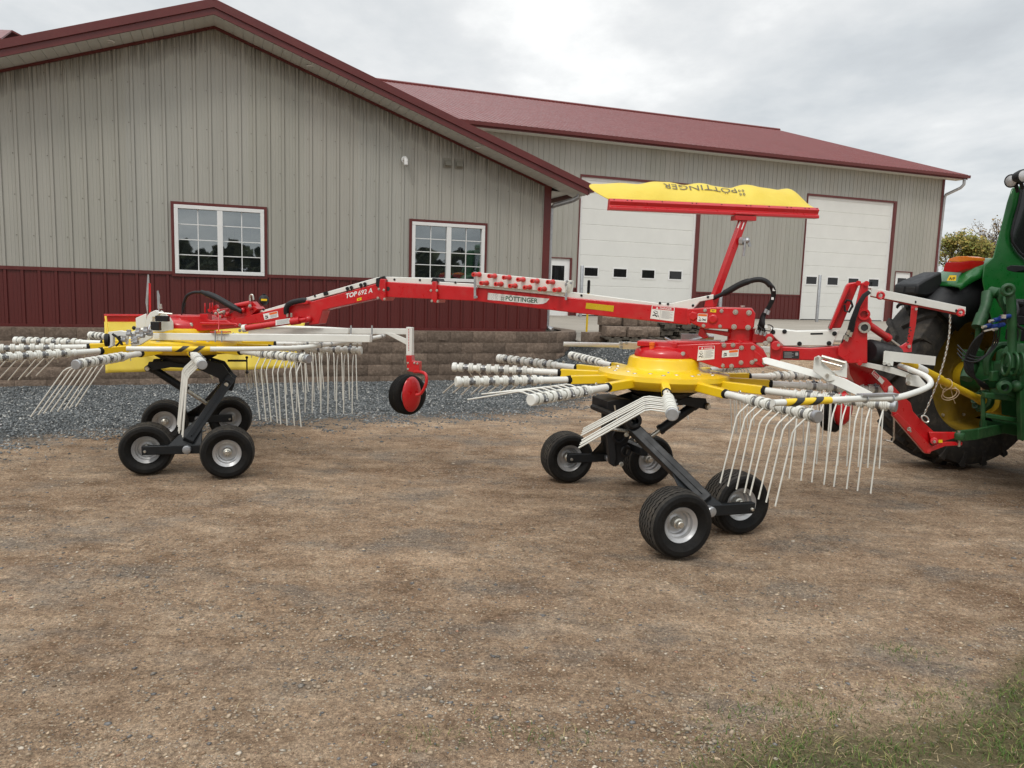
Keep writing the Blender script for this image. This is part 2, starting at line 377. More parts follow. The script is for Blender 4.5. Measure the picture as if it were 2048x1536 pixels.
ys = np.concatenate([np.linspace(-300, -6, 10)[:-1], np.linspace(-6, 1.5, 14)[:-1], np.linspace(1.5, 18, 190)[:-1], np.linspace(18, 40, 30)[:-1], np.linspace(40, 600, 14)])
mb = MB(); vs = [(x, y, hgt(x, y)) for y in ys for x in xs]; nx = len(xs)
mb.add(vs, [(j*nx+i, j*nx+i+1, (j+1)*nx+i+1, (j+1)*nx+i) for j in range(len(ys)-1) for i in range(nx-1)])
ground = mb.build('ground', 'ground', recalc=False); tag(ground, kind='structure')
grass_line = [(G(1330, 1536).x, G(1330, 1536).y), (G(1560, 1450).x, G(1560, 1450).y), (G(1790, 1440).x, G(1790, 1440).y), (G(1950, 1390).x, G(1950, 1390).y), (G(2048, 1290).x, G(2048, 1290).y)]
def gmask(x, y):                                     # 1 in the grass of the near right corner
    x0 = grass_line[0][0]
    if x < x0: return 0.0
    yy = grass_line[-1][1] + (x-grass_line[-1][0])*1.2
    for a, b in zip(grass_line, grass_line[1:]):
        if a[0] <= x <= b[0]: yy = a[1]+(b[1]-a[1])*(x-a[0])/(b[0]-a[0])
    return smooth((yy-y)/.35+.35)
A_ = ground.data.attributes.new('gravel', 'FLOAT', 'POINT'); B_ = ground.data.attributes.new('grassy', 'FLOAT', 'POINT')
ga = []; gb = []
for (x, y, z) in vs:
    g = (y-gl_y(x))/1.5+.5
    dconc = (Vector((x, y, 0))-O1).dot(U)
    if x > 4.5: g -= (x-4.5)*.5
    ga.append(max(0, min(1, g))); gb.append(gmask(x, y)*(1-smooth((x-3.3)/.8)) if y < 4.6 else 0)
A_.data.foreach_set('value', ga); B_.data.foreach_set('value', gb)

# concrete yard: a slab with a real edge, and the pad behind the retaining wall
mb = MB(); e0 = EA - ed*2.6; e1 = EA + ed*26
e0 = EA-ed*.12; poly = [Vector((e0.x, e0.y, .70)), Vector((e1.x, e1.y, .70)), e1+N*45, b1(9.0, 50, .7), b1(9.0, 1.7, .7), b1(s_tip-.25, n_rw+1.25, .7), b1(s_tip-.05, n_rw+1.1, .7)]
for p in poly: p.z = .70
mb.prism(poly, (0, 0, -.12)); yard = mb.build('yard', 'concrete', bevel=.01); tag(yard, kind='structure')
mb = MB()
for k in range(6):                                   # sawn joints
    a = EA + ed*(k*4.2+1); a.z = .704; b = a + N*20; mb.quad(a, a+U*.02, b+U*.02, b)
for k in range(5):
    a = b2(-6, -14+k*3.2, .704); b = b2(24, -14+k*3.2, .704)
    mb.quad(a, b, b+N*.02, a+N*.02)
j = mb.build('yard_joints', 'dark'); tag(j, kind='structure')
mb = MB(); mb.prism([b1(-9, n_rw+.16, .84), b1(s_tip-.9, n_rw+.16, .84), b1(s_tip-.5, 1.6, .84), b1(s_tip-1.2, 6, .84), b1(-9, 6, .84)], (0, 0, -.3))
pad = mb.build('path', 'concrete'); tag(pad, kind='structure')

# ------------------------------------------------------------------ loose stones and grass (nobody could count them)
def scatter(name, pts, sizes, tones, flat=.6, mat='stones', label=None, cat=None):
    base = np.array([(1, 0, 0), (.3, .95, .1), (-.8, .6, 0), (-.8, -.6, .1), (.3, -.95, 0), (.15, .1, .9), (0, 0, -.7)])
    fc = np.array([(0, 1, 5), (1, 2, 5), (2, 3, 5), (3, 4, 5), (4, 0, 5), (1, 0, 6), (2, 1, 6), (3, 2, 6), (4, 3, 6), (0, 4, 6)])
    n = len(pts); P = np.array(pts); sz = np.array(sizes)[:, None, None]
    v = np.repeat(base[None], n, 0)*(1+rng.uniform(-.35, .35, (n, 7, 3)))
    an = rng.uniform(0, 6.28, n); c, s_ = np.cos(an), np.sin(an)
    st = rng.uniform(.6, 1.3, n)
    x = v[:, :, 0]*st[:, None]; y = v[:, :, 1]
    v2 = np.stack([x*c[:, None]-y*s_[:, None], x*s_[:, None]+y*c[:, None], v[:, :, 2]*flat], -1)*sz + P[:, None, :]
    v2[:, :, 2] += (sz[:, :, 0]*.12)
    F = (fc[None]+np.arange(n)[:, None, None]*7).reshape(-1, 3)
    me = bpy.data.meshes.new(name); V = v2.reshape(-1, 3)
    me.vertices.add(len(V)); me.vertices.foreach_set('co', V.ravel())
    me.loops.add(F.size); me.loops.foreach_set('vertex_index', F.ravel())
    me.polygons.add(len(F)); me.polygons.foreach_set('loop_start', np.arange(len(F))*3); me.update(calc_edges=True)
    ca_ = me.color_attributes.new('tone', 'FLOAT_COLOR', 'POINT'); T = np.repeat(np.array(tones), 7, 0); ca_.data.foreach_set('color', np.c_[T, np.ones(len(T))].ravel())
    me.materials.append(M[mat]); o = bpy.data.objects.new(name, me); COL.objects.link(o); return tag(o, label, cat, kind='stuff')
pts, sz, tn = [], [], []
while len(pts) < 52000:
    y = 2.3+rng.random()**1.6*8.5; x = (rng.random()-.5)*2*(y*.78+.3)
    if y > gl_y(x)+.3: continue
    cl = vnoise(x*1.9+3, y*2.3)+.6*vnoise(x*5+1, y*6)
    if y < 5 and rng.random() < gmask(x, y)*.9: continue
    if rng.random() > .30+.70*max(0, cl): continue
    r = (.0013+.0026*rng.random())*(1+y*.10) + .010*rng.random()**14
    if rng.random() < .0012: r += .012*rng.random()
    pts.append((x, y, hgt(x, y))); sz.append(r)
    k = rng.random()
    t = (.42, .32, .22) if k < .44 else (.26, .18, .115) if k < .68 else (.17, .165, .16) if k < .84 else (.52, .45, .36) if k < .97 else (.32, .18, .12)
    tn.append(np.array(t)*(.75+.5*rng.random()))
k0 = len(pts)
while len(pts) < k0+6500:                            # flat grey chips lying in loose drifts
    y = 2.6+rng.random()**1.3*6.5; x = (rng.random()-.5)*2*(y*.76+.3)
    cl = vnoise(x*1.1+1.3, y*1.5+.4)+.5*vnoise(x*3.3, y*4.1)+(.25 if x < 0 else 0)
    if y > gl_y(x)+.2 or rng.random() > (cl-.05)*1.3 or (y < 5 and gmask(x, y) > .3): continue
    pts.append((x, y, hgt(x, y))); sz.append(.004+.005*rng.random()+.010*rng.random()**8)
    t = (.29, .235, .175) if rng.random() < .5 else (.185, .165, .14) if rng.random() < .6 else (.42, .33, .24); tn.append(np.array(t)*(.75+.5*rng.random()))
scatter('pebbles', pts, sz, tn, .38, label='small pebbles and stone chips scattered over the brown dirt', cat='pebbles')
pts, sz, tn = [], [], []
while len(pts) < 66000:
    x = -10.5+rng.random()*15.5; y = gl_y(x)-1.7+rng.random()*7.3
    if abs(x)/max(y, 1) > .74: continue
    q = Vector((x, y, 0))-O1; s_, n_ = q.dot(U), q.dot(N)
    if n_ > n_rw-.02 and s_ < s_tip+.1: continue
    if s_ > s_tip-.6 and (Vector((x, y, 0))-Vector((EA.x, EA.y, 0))).dot(en) < .02: continue
    g = (y-gl_y(x))/1.3+.5+.5*vnoise(x*2.1, y*2.6)+.3*vnoise(x*6, y*7)
    if x > 4.5: g -= (x-4.5)*.5
    if rng.random() > max((g-.1)*1.5, .10*math.exp((y-gl_y(x))*1.3)): continue
    pts.append((x, y, hgt(x, y))); sz.append(.006+.009*rng.random()+.010*rng.random()**6)
    k = rng.random(); t = (.150, .160, .162) if k < .55 else (.085, .092, .095) if k < .78 else (.25, .255, .25) if k < .93 else (.44, .43, .40)
    tn.append(np.array(t)*(.8+.4*rng.random()))
scatter('gravel', pts, sz, tn, .75, label='crushed blue-grey stone in front of the block retaining wall', cat='gravel')

def blades(name, items, label, cat):
    V, F, T = [], [], []
    for (x, y, h, w, lean, az, col, lay) in items:
        k = len(V); z = hgt(x, y); dx, dy = math.cos(az), math.sin(az); sx, sy = -dy*w, dx*w
        for i, t in enumerate((0, .4, .75, 1)):
            off = lean*t*t*h; zz = z + h*t*(1-lay*t*.6); ww = (1-t*.85)
            V += [(x+dx*off-sx*ww, y+dy*off-sy*ww, zz), (x+dx*off+sx*ww, y+dy*off+sy*ww, zz)]
            T += [col]*2
        F += [(k, k+1, k+3, k+2), (k+2, k+3, k+5, k+4), (k+4, k+5, k+7, k+6)]
    me = bpy.data.meshes.new(name); me.from_pydata(V, [], F); me.update()
    c = me.color_attributes.new('tone', 'FLOAT_COLOR', 'POINT'); T = np.array(T); c.data.foreach_set('color', np.c_[T, np.ones(len(T))].ravel())
    me.materials.append(M['blades']); o = bpy.data.objects.new(name, me); COL.objects.link(o); return tag(o, label, cat, kind='stuff')
it = []
def gcol():
    k = rng.random(); b = .7+.6*rng.random()
    c = (.070, .125, .024) if k < .60 else (.13, .165, .04) if k < .84 else (.34, .27, .12)
    return tuple(x*b for x in c)
while len(it) < 17000:
    x = .5+rng.random()*3.2; y = 1.9+rng.random()*2.4
    gm = gmask(x, y)
    if rng.random() > (gm-.38)*(.7+.9*vnoise(x*4, y*5)): continue
    it.append((x, y, .010+.026*rng.random(), .0012+.0014*rng.random(), .5+1.4*rng.random(), rng.random()*6.28, gcol(), .7*rng.random()))
for cx_, cy_, n_, r_ in [(845, 1476, 60, .05), (1000, 1470, 40, .06), (1140, 1485, 60, .06), (1810, 1310, 90, .05), (1600, 1410, 200, .09), (1650, 1440, 200, .10), (1450, 1440, 50, .05), (1930, 1395, 120, .07), (1850, 1405, 160, .08), (1480, 1500, 120, .1), (1570, 1520, 150, .12)]:
    c = G(cx_, cy_)
    for _ in range(n_): it.append((c.x+rng.normal()*r_*1.6, c.y+rng.normal()*r_, .012+.028*rng.random(), .0012+.001*rng.random(), .5+1.2*rng.random(), rng.random()*6.28, gcol(), .5))
blades('grass', it, 'short green grass creeping over the dirt in the near right corner', 'grass')
it = []
while len(it) < 2600:
    if rng.random() < .75: x = .3+rng.random()*3.2; y = 2+rng.random()*2.6
    else: y = 2.3+rng.random()*3; x = (rng.random()-.5)*2*y*.75
    d = gmask(x, y+0)*.6+gmask(x, y-.5)*.5+.10
    if rng.random() > d: continue
    b = .7+.6*rng.random()
    it.append((x, y, .006+.014*rng.random(), .0011+.001*rng.random(), 1.5+3.5*rng.random(), rng.random()*6.28, (.40*b, .31*b, .18*b), .9))
blades('dry_grass', it, 'dry straw and dead grass stems lying on the dirt', 'straw')

# ================================================================== RETAINING WALL
random.seed(3)
def path_pt(t):                                      # plan of the wall face: straight, then a quarter turn, then back
    L1 = s_tip-1.15; R_ = 1.15
    if t < L1: return b1(t, n_rw, 0), U.copy()
    a = (t-L1)/R_
    if a < math.pi/2:
        return b1(L1+R_*math.sin(a), n_rw+R_*(1-math.cos(a)), 0), (U*math.cos(a)+N*math.sin(a))
    return b1(L1+R_, n_rw+R_+(t-L1-R_*math.pi/2), 0), N.copy()
mb = MB(); tones = []
def rough_block(t0, t1, z0, z1, dep=.28):
    nu, nv = 7, 4; ton = .78+.42*random.random(); k0 = len(mb.v); vs = []
    for j in range(nv+1):
        for i in range(nu+1):
            u = i/nu; v = j/nv; t = t0+.002+(t1-t0-.004)*u; p, d = path_pt(t); out = Vector((d.y, -d.x, 0))
            e = min(u, 1-u)*nu; e2 = min(v, 1-v)*nv
            bulge = 0 if (e < .5 or e2 < .5) else .009+.014*random.random()
            vs.append(p + out*bulge + Vector((0, 0, z0+.0015+(z1-z0-.003)*v)))
    n1 = len(vs)
    for (t, z) in ((t0+.004, z0+.003), (t1-.004, z0+.003), (t1-.004, z1-.003), (t0+.004, z1-.003)):
        p, d = path_pt(t); vs.append(p - Vector((d.y, -d.x, 0))*dep + Vector((0, 0, z)))
    fs = [(j*(nu+1)+i, j*(nu+1)+i+1, (j+1)*(nu+1)+i+1, (j+1)*(nu+1)+i) for j in range(nv) for i in range(nu)]
    top = [nv*(nu+1)+i for i in range(nu+1)]; bot = list(range(nu+1))
    fs += [tuple(top+[n1+2, n1+3]), tuple(reversed(bot+[n1+1, n1])), tuple([j*(nu+1) for j in range(nv+1)]+[n1+3, n1]), tuple([nu+(nu+1)*j for j in range(nv+1)]+[n1+2, n1+1])]
    mb.add(vs, fs); tones.extend([ton]*len(vs))
for c in range(5):
    z0 = -.10+c*.200; t = -4.5-(.215 if c % 2 else 0)
    while t < s_tip+3.0:
        rough_block(t, t+.43, z0, z0+.2); t += .43
rw = mb.build('retaining_wall', 'block', org=(RW.x, RW.y, 0), angle=25)
tag(rw, 'brown split-face block retaining wall below the metal-sided shop, curving back at its right end', 'retaining wall')
ca_ = rw.data.color_attributes.new('tone', 'FLOAT_COLOR', 'POINT'); T = np.array(tones)
ca_.data.foreach_set('color', np.c_[T, T*.98, T*.96, np.ones(len(T))].ravel())

# ================================================================== RIBBED WALLS
def rib_sheet(frame, s0, s1, zb, ztop, openings, pitch, phase, out, mat, parent, name, dz=0):
    """standing ribs pressed into steel cladding, with real openings"""
    br = set([s0, s1])
    k = math.floor((s0-phase)/pitch)
    prof = []
    while True:
        c = phase+k*pitch
        if c > s1+pitch: break
        for ds, h in ((-.032, 0), (-.028, -.003), (-.025, -.003), (-.019, .018), (.019, .018), (.025, -.003), (.028, -.003), (.032, 0), (pitch*.38, 0), (pitch*.40, .003), (pitch*.44, .003), (pitch*.46, 0), (pitch*.60, 0), (pitch*.62, .003), (pitch*.66, .003), (pitch*.68, 0)):
            prof.append((c+ds, h))
        k += 1
    prof.sort()
    def hh(s):
        for (a, ha), (b, hb) in zip(prof, prof[1:]):
            if a <= s <= b: return ha if b == a else ha+(hb-ha)*(s-a)/(b-a)
        return 0
    pts = [p for p in prof if s0 < p[0] < s1] + [(s0, hh(s0)), (s1, hh(s1))]
    for o in openings:
        for e in (o[0], o[1]):
            if s0 < e < s1: pts.append((e, hh(e)))
    pts = sorted(set(pts)); m = MB(); sd = []
    for (a, ha), (b, hb) in zip(pts, pts[1:]):
        if b-a < 1e-6: continue
        mid = (a+b)/2; spans = [(zb, None)]
        for o in openings:
            if o[0] < mid < o[1]:
                spans = ([(zb, o[2])] if o[2] > zb else []) + [(o[3], None)]
        for (z0, z1) in spans:
            ta = ztop(a) if z1 is None else z1; tb = ztop(b) if z1 is None else z1
            if ta-z0 < .01: continue
            m.quad(frame(a, -ha-out, z0), frame(b, -hb-out, z0), frame(b, -hb-out, tb), frame(a, -ha-out, ta))
            for s_, z_ in ((a, z0), (b, z0), (b, tb), (a, ta)): sd.append((s_, ztop(s_)-z_+dz, z_))
    o = m.build(name, mat, parent, recalc=False, angle=80)
    at_ = o.data.attributes.new('sd', 'FLOAT_VECTOR', 'POINT'); at_.data.foreach_set('vector', np.array(sd).ravel())
    return o
# ---------------------------------------------------------------- building 1, gable end
AP, ZB, WT = 3.16, .885, 1.80
SL = .350; S0_, S1_ = -2.76, 9.03
def sof(s): return 5.76-SL*abs(s-AP)
B1 = empty('shop_building', b1(3.2, 0, 0), 'near metal-sided shop with a red-trimmed gable facing the yard and two white grid windows', 'building')
wins = [(2.50, 3.90, 1.79, 2.905), (6.44, 7.83, 1.80, 2.86)]
rib_sheet(b1, S0_, S1_, WT, sof, wins, .2286, .10, 0, 'siding', B1, 'wall')
rib_sheet(b1, S0_, S1_+.10, ZB+.03, lambda s: WT-.01, wins, .2286, .10, .0, 'wains', B1, 'wainscot')
mb = MB()
mb.prism([b1(S1_+.1, .02, ZB), b1(S1_+.1, 14.5, ZB), b1(S1_+.1, 14.5, 3.68), b1(S1_+.1, .02, 3.68)], U*-.05)
mb.build('side_wall', 'siding2', B1); mb = MB()
mb.prism([b1(S0_, .02, ZB), b1(S0_, 14.5, ZB), b1(S0_, 14.5, 3.68), b1(S0_, .02, 3.68)], U*.05)
mb.build('side_wall', 'siding2', B1)
mb = MB()
mb.prism([b1(S0_, -.026, WT-.03), b1(S1_, -.026, WT-.03), b1(S1_, -.026, WT+.025), b1(S0_, -.026, WT+.025)], N*.02)
mb.prism([b1(S0_, -.03, ZB-.01), b1(S1_+.1, -.03, ZB-.01), b1(S1_+.1, -.03, ZB+.055), b1(S0_, -.03, ZB+.055)], N*.02)
mb.build('base_trim', 'trimred', B1)
mb = MB(); mb.prism([b1(S1_-.02, -.035, ZB+.06), b1(S1_+.125, -.035, ZB+.06), b1(S1_+.125, -.035, 3.66), b1(S1_-.02, -.035, 3.70)], N*.16)
mb.build('corner_trim', 'trimred', B1, bevel=.006)
mb = MB()                                            # dark red trim under the soffit
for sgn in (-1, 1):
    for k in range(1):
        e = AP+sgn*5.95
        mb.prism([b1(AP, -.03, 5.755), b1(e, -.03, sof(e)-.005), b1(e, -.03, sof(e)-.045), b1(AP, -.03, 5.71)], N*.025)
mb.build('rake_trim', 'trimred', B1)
# soffit + rake fascia + roof
mb = MB(); OV = -.61
for sgn in (-1, 1):
    L_ = 6.48; n_ = 44
    for k in range(n_):
        s_a = AP+sgn*L_*k/n_; s_b = AP+sgn*(L_*(k+1)/n_-.006)
        mb.prism([b1(s_a, 0, sof(s_a)), b1(s_b, 0, sof(s_b)), b1(s_b, OV, sof(s_b)), b1(s_a, OV, sof(s_a))], (0, 0, .01))
    s_a = AP; s_b = AP+sgn*L_; mb.prism([b1(s_a, 0, sof(s_a)+.014), b1(s_b, 0, sof(s_b)+.014), b1(s_b, OV, sof(s_b)+.014), b1(s_a, OV, sof(s_a)+.014)], (0, 0, .01))
e = AP+6.48
for (n0, n1) in ((0, 14.5),):
    mb.prism([b1(S1_+.1, n0, 3.585), b1(e, n0, 3.585), b1(e, n1, 3.585), b1(S1_+.1, n1, 3.585)], (0, 0, .01))
mb.build('soffit', 'soffit', B1)
mb = MB()
for sgn in (-1, 1):
    e = AP+sgn*6.48
    mb.prism([b1(AP, OV-.02, 5.76-.012), b1(e, OV-.02, sof(e)-.012), b1(e, OV-.02, sof(e)+.095), b1(AP, OV-.02, 5.855)], N*.025)
    mb.prism([b1(AP, OV-.05, 5.845), b1(e+sgn*.03, OV-.05, sof(e)+.085), b1(e+sgn*.03, OV-.05, sof(e)+.20), b1(AP, OV-.05, 5.965)], N*.08)
e = AP+6.50
mb.prism([b1(e, OV, 3.50-.0), b1(e, 14.5, 3.50), b1(e, 14.5, 3.60), b1(e, OV, 3.60)], U*.02)
mb.build('fascia', 'trimred', B1)
mb = MB()
mb.box(b1(AP+6.56, 6.9, 3.60), (.12, 15.0, .11), Matrix.Rotation(rad(BA), 3, 'Z')); mb.build('gutter', 'trimred', B1)
mb = MB()
for sgn in (-1, 1):
    e = AP+sgn*6.55
    mb.prism([b1(AP, OV-.03, 5.95), b1(e, OV-.03, 5.95-SL*6.55), b1(e, 15, 5.95-SL*6.55), b1(AP, 15, 5.95)], (0, 0, .03))
mb.tube([b1(AP, OV-.05, 5.97), b1(AP, 15, 5.97)], .035, 8)
mb.build('roof', 'roof', B1)
for (px, py) in ((217, 75), (621, 130), (958, 290)):
    # recessed soffit lamps
    best = min(((b1(s_, OV/2, sof(s_)) for s_ in np.linspace(-2, 9, 400))), key=lambda p: abs((p-E0).x/(p-E0).y - ray(px, py).x/ray(px, py).y))
    mb = MB(); mb.lathe([(.0, -.004), (.055, -.004), (.06, -.010), (.078, -.010), (.08, .004)], best, (0, 0, 1), 20); mb.build('soffit_light', 'white', B1)
# downspout
mb = MB(); mb.tube([b1(AP+6.42, -.35, 3.56), b1(AP+6.42, -.35, 3.47), b1(AP+6.34, -.28, 3.42), b1(S1_+.22, .02, 3.33), b1(S1_+.17, .08, 3.27), b1(S1_+.17, .08, ZB+.12), b1(S1_+.24, -.04, ZB+.05)], .048, 10)
mb.build('downspout', 'galv', B1)
# windows
def window(parent, fr, s0, s1, z0, z1, blinds, cols=2, rows=4):
    w = MB(); r = .045
    w.prism([fr(s0-r, -.04, z0-r), fr(s1+r, -.04, z0-r), fr(s1+r, -.04, z0), fr(s0-r, -.04, z0)], N*.06)
    w.prism([fr(s0-r, -.04, z1), fr(s1+r, -.04, z1), fr(s1+r, -.04, z1+r), fr(s0-r, -.04, z1+r)], N*.06)
    w.prism([fr(s0-r, -.04, z0), fr(s0, -.04, z0), fr(s0, -.04, z1), fr(s0-r, -.04, z1)], N*.06)
    w.prism([fr(s1, -.04, z0), fr(s1+r, -.04, z0), fr(s1+r, -.04, z1), fr(s1, -.04, z1)], N*.06)
    wo = w.build('window', 'trimred', parent)
    f = MB(); a, b, c, d = s0+.003, s1-.003, z0+.003, z1-.003; t = .06; mid = (a+b)/2
    def bx(x0, x1, y0, y1, n0=-.055, th=.07): f.prism([fr(x0, n0, y0), fr(x1, n0, y0), fr(x1, n0, y1), fr(x0, n0, y1)], N*th)
    bx(a, b, c, c+t); bx(a, b, d-t, d); bx(a, a+t, c+t, d-t); bx(b-t, b, c+t, d-t); bx(mid-.042, mid+.042, c+t, d-t, -.050)
    f.build('frame', 'white', wo, bevel=.004)
    g = MB()
    for (x0, x1) in ((a+t, mid-.042), (mid+.042, b-t)):
        for k in range(1, cols): x = x0+(x1-x0)*k/cols; g.prism([fr(x-.007, -.012, c+t), fr(x+.007, -.012, c+t), fr(x+.007, -.012, d-t), fr(x-.007, -.012, d-t)], N*.01)
        for k in range(1, rows): y = c+t+(d-c-2*t)*k/rows; g.prism([fr(x0, -.013, y-.007), fr(x1, -.013, y-.007), fr(x1, -.013, y+.007), fr(x0, -.013, y+.007)], N*.011)
    g.build('glazing_bars', 'white', wo)
    p = MB(); p.prism([fr(a+t, 0.004, c+t), fr(b-t, 0.004, c+t), fr(b-t, 0.004, d-t), fr(a+t, 0.004, d-t)], N*.004); p.build('pane', 'glass', wo)
    return wo
window(B1, b1, *wins[0], 0); window(B1, b1, *wins[1], 0)
mb = MB()                                            # the dim room behind both windows
mb.box(b1(4.8, 2.3, 2.2), (8, .1, 2.5), Matrix.Rotation(rad(BA), 3, 'Z')); mb.box(b1(4.8, 1.2, .96), (8, 2.2, .05), Matrix.Rotation(rad(BA), 3, 'Z')); mb.box(b1(4.8, 1.2, 3.3), (8, 2.2, .05), Matrix.Rotation(rad(BA), 3, 'Z'))
mb.build('room', 'dark', B1)
mb = MB(); mb.box(b1(3.2, .42, 1.93), (1.6, .4, .03), Matrix.Rotation(rad(BA), 3, 'Z')); mb.box(b1(3.35, .5, 2.04), (.16, .2, .19), Matrix.Rotation(rad(BA), 3, 'Z'))
for k in range(4): mb.box(b1(3.37+k*.13, .55, 2.50+.02*(k > 0)), (.11, .1, .15), Matrix.Rotation(rad(BA), 3, 'Z'))
mb.box(b1(3.6, .55, 2.40), (.6, .3, .02), Matrix.Rotation(rad(BA), 3, 'Z'))
mb.build('shelf', 'board', B1)
mb = MB()
for k in range(5): mb.cyl(b1(2.68+k*.09, .35, 2.0), b1(2.68+k*.09, .37, 2.0), .035, 10)
mb.box(b1(3.6, .4, 1.965), (.13, .12, .03), Matrix.Rotation(rad(BA), 3, 'Z'))
mb.build('shelf_goods', 'bags', B1)
# vents
mb = MB(); v = b1(6.29, -.02, 3.93); mb.tube([v, v-N*.09, v-N*.13-Vector((0, 0, .03)), v-N*.135-Vector((0, 0, .11))], .038, 14); mb.lathe([(.0, 0), (.06, 0), (.06, .012), (0, .012)], v, N*-1, 16)
mb.build('vent_pipe', 'white', B1)
for s_ in (7.085, 7.30):
    mb = MB(); c = b1(s_, 0, 3.93)
    P = [c+U*-.055+Vector((0, 0, .07)), c+U*.055+Vector((0, 0, .07)), c+U*.055-Vector((0, 0, .05)), c-U*.055-Vector((0, 0, .05))]
    mb.prism([c-U*.055-N*.02+Vector((0, 0, .07)), c-U*.055-N*.11-Vector((0, 0, .045)), c-U*.055-Vector((0, 0, .045)), c-U*.055+Vector((0, 0, .07))], U*.11)
    mb.box(c-N*.018+Vector((0, 0, .01)), (.15, .012, .17), Matrix.Rotation(rad(BA), 3, 'Z'))
    mb.build('dryer_vent', 'siding2', B1).data.materials[0] = surf('vent_plastic', (.26, .25, .21), .5)
# screws in the siding
mb = MB()
for k in range(53):
    s_ = .10+.2286*(k-12)-.05
    if not S0_ < s_ < S1_: continue
    z = 2.30
    while z < sof(s_)-.1:
        if not any(o[0]-.05 < s_ < o[1]+.05 and o[2]-.05 < z < o[3]+.05 for o in wins): mb.box(b1(s_, -.004, z), (.011, .008, .011))
        z += .61
mb.build('screws', surf('screw_heads', (.16, .15, .12), .5), B1)

# ---------------------------------------------------------------- building 2, long side with the big doors
B2 = empty('workshop_building', b2(8, 0, 0), 'long farther workshop with a wide dark red metal roof and two tall white overhead doors', 'building')
SA, SB = -10.0, 20.18; ZS = 7.62
d1 = (.72, 6.22, .70, 6.25); d2 = (12.05, 17.15, .70, 6.30); w1 = (-.60, .37, .70, 2.98); w2 = (17.62, 18.60, .70, 3.08)
ops = [d1, d2, w1, w2]
rib_sheet(b2, SA, SB, 1.82, lambda s: ZS, [(a, b, 0, d) for a, b, c, d in ops], .2286, .0, 0, 'siding2', B2, 'wall')
rib_sheet(b2, SA, SB, .72, lambda s: 1.80, [(a, b, .0, 9) for a, b, c, d in ops], .2286, .0, 0.0, 'wains', B2, 'wainscot')
mb = MB(); mb.prism([b2(SB, .02, .7), b2(SB, 26, .7), b2(SB, 26, ZS+.1), b2(SB, 13, ZS+4.3), b2(SB, .02, ZS+.1)], U*-.1)
mb.build('end_wall', 'siding2', B2); mb = MB()
mb.prism([b2(SA, .02, .7), b2(SA, 26, .7), b2(SA, 26, ZS+.1), b2(SA, 13, ZS+4.3), b2(SA, .02, ZS+.1)], U*.1)
mb.build('end_wall', 'siding2', B2)
mb = MB()
segs = []; x = SA
for a, b, c, d in sorted(ops): segs.append((x, a)); x = b
segs.append((x, SB))
for a, b in segs: mb.prism([b2(a, -.03, 1.78), b2(b, -.03, 1.78), b2(b, -.03, 1.84), b2(a, -.03, 1.84)], N*.02)
def trimbox(a, b, z0, z1): mb.prism([b2(a, -.05, z0), b2(b, -.05, z0), b2(b, -.05, z1), b2(a, -.05, z1)], N*.07)
for o, w in ((d1, .13), (d2, .13), (w1, .06), (w2, .06)):
    trimbox(o[0]-w*.35, o[0], o[2], o[3]); trimbox(o[1], o[1]+w*1.3, o[2], o[3]); trimbox(o[0]-w*.35, o[1]+w*1.3, o[3], o[3]+w*.7)
trimbox(SB-.08, SB+.06, .7, ZS)
mb.build('trim', 'trimred', B2)
def overhead(o, rows=9):
    m = MB(); a, b, c, d = o; h = (d-c)/rows
    for k in range(rows):
        z0 = c+k*h+.007; z1 = c+(k+1)*h-.007
        m.prism([b2(a+.10, .04, z0), b2(b-.10, .04, z0), b2(b-.10, .04, z1), b2(a+.10, .04, z1)], N*.05)
    D = m.build('overhead_door', 'doorw', B2, bevel=.008)
    m = MB(); m.prism([b2(a+.06, .047, c), b2(b-.06, .047, c), b2(b-.06, .047, d-.05), b2(a+.06, .047, d-.05)], N*.04); m.build('seam_backing', 'seam', D)
    m = MB()
    m.prism([b2(a, .02, c), b2(a+.10, .02, c), b2(a+.10, .02, d-.1), b2(a, .02, d-.1)], N*.05); m.prism([b2(b-.10, .02, c), b2(b, .02, c), b2(b, .02, d-.1), b2(b-.10, .02, d-.1)], N*.05)
    m.prism([b2(a, .02, d-.1), b2(b, .02, d-.1), b2(b, .02, d), b2(a, .02, d)], N*.05); m.build('jamb', 'white', D)
    m = MB(); m.prism([b2(a+.1, .03, c-.0), b2(b-.1, .03, c), b2(b-.1, .03, c+.04), b2(a+.1, .03, c+.04)], N*.03); m.build('bottom_seal', 'black', D)
    W = b-a; zc = c+h*2.92-.0
    for k in range(4):
        xc = a+W*(.115+.243*k); m = MB()
        for (x0, x1, y0, y1) in ((-.36, .36, -.22, -.165), (-.36, .36, .165, .22), (-.36, -.30, -.165, .165), (.30, .36, -.165, .165)):
            m.prism([b2(xc+x0, .022, zc+y0), b2(xc+x1, .022, zc+y0), b2(xc+x1, .022, zc+y1), b2(xc+x0, .022, zc+y1)], N*.03)
        f = m.build('door_window', 'white', D)
    for k in range(4):
        m = MB(); xc = a+W*(.115+.243*k); m.prism([b2(xc-.30, .034, zc-.165), b2(xc+.30, .034, zc-.165), b2(xc+.30, .034, zc+.165), b2(xc-.30, .034, zc+.165)], N*.005); m.build('pane', M['darkglass'], D)
mg, nt_, b_ = new_mat('dark_glass'); b_.inputs['Base Color'].default_value = (.012, .012, .013, 1); b_.inputs['Roughness'].default_value = .04
bump(nt_, b_, noise(nt_, 2, 2).outputs[0], .1, .02); M['darkglass'] = mg
overhead(d1); overhead(d2)
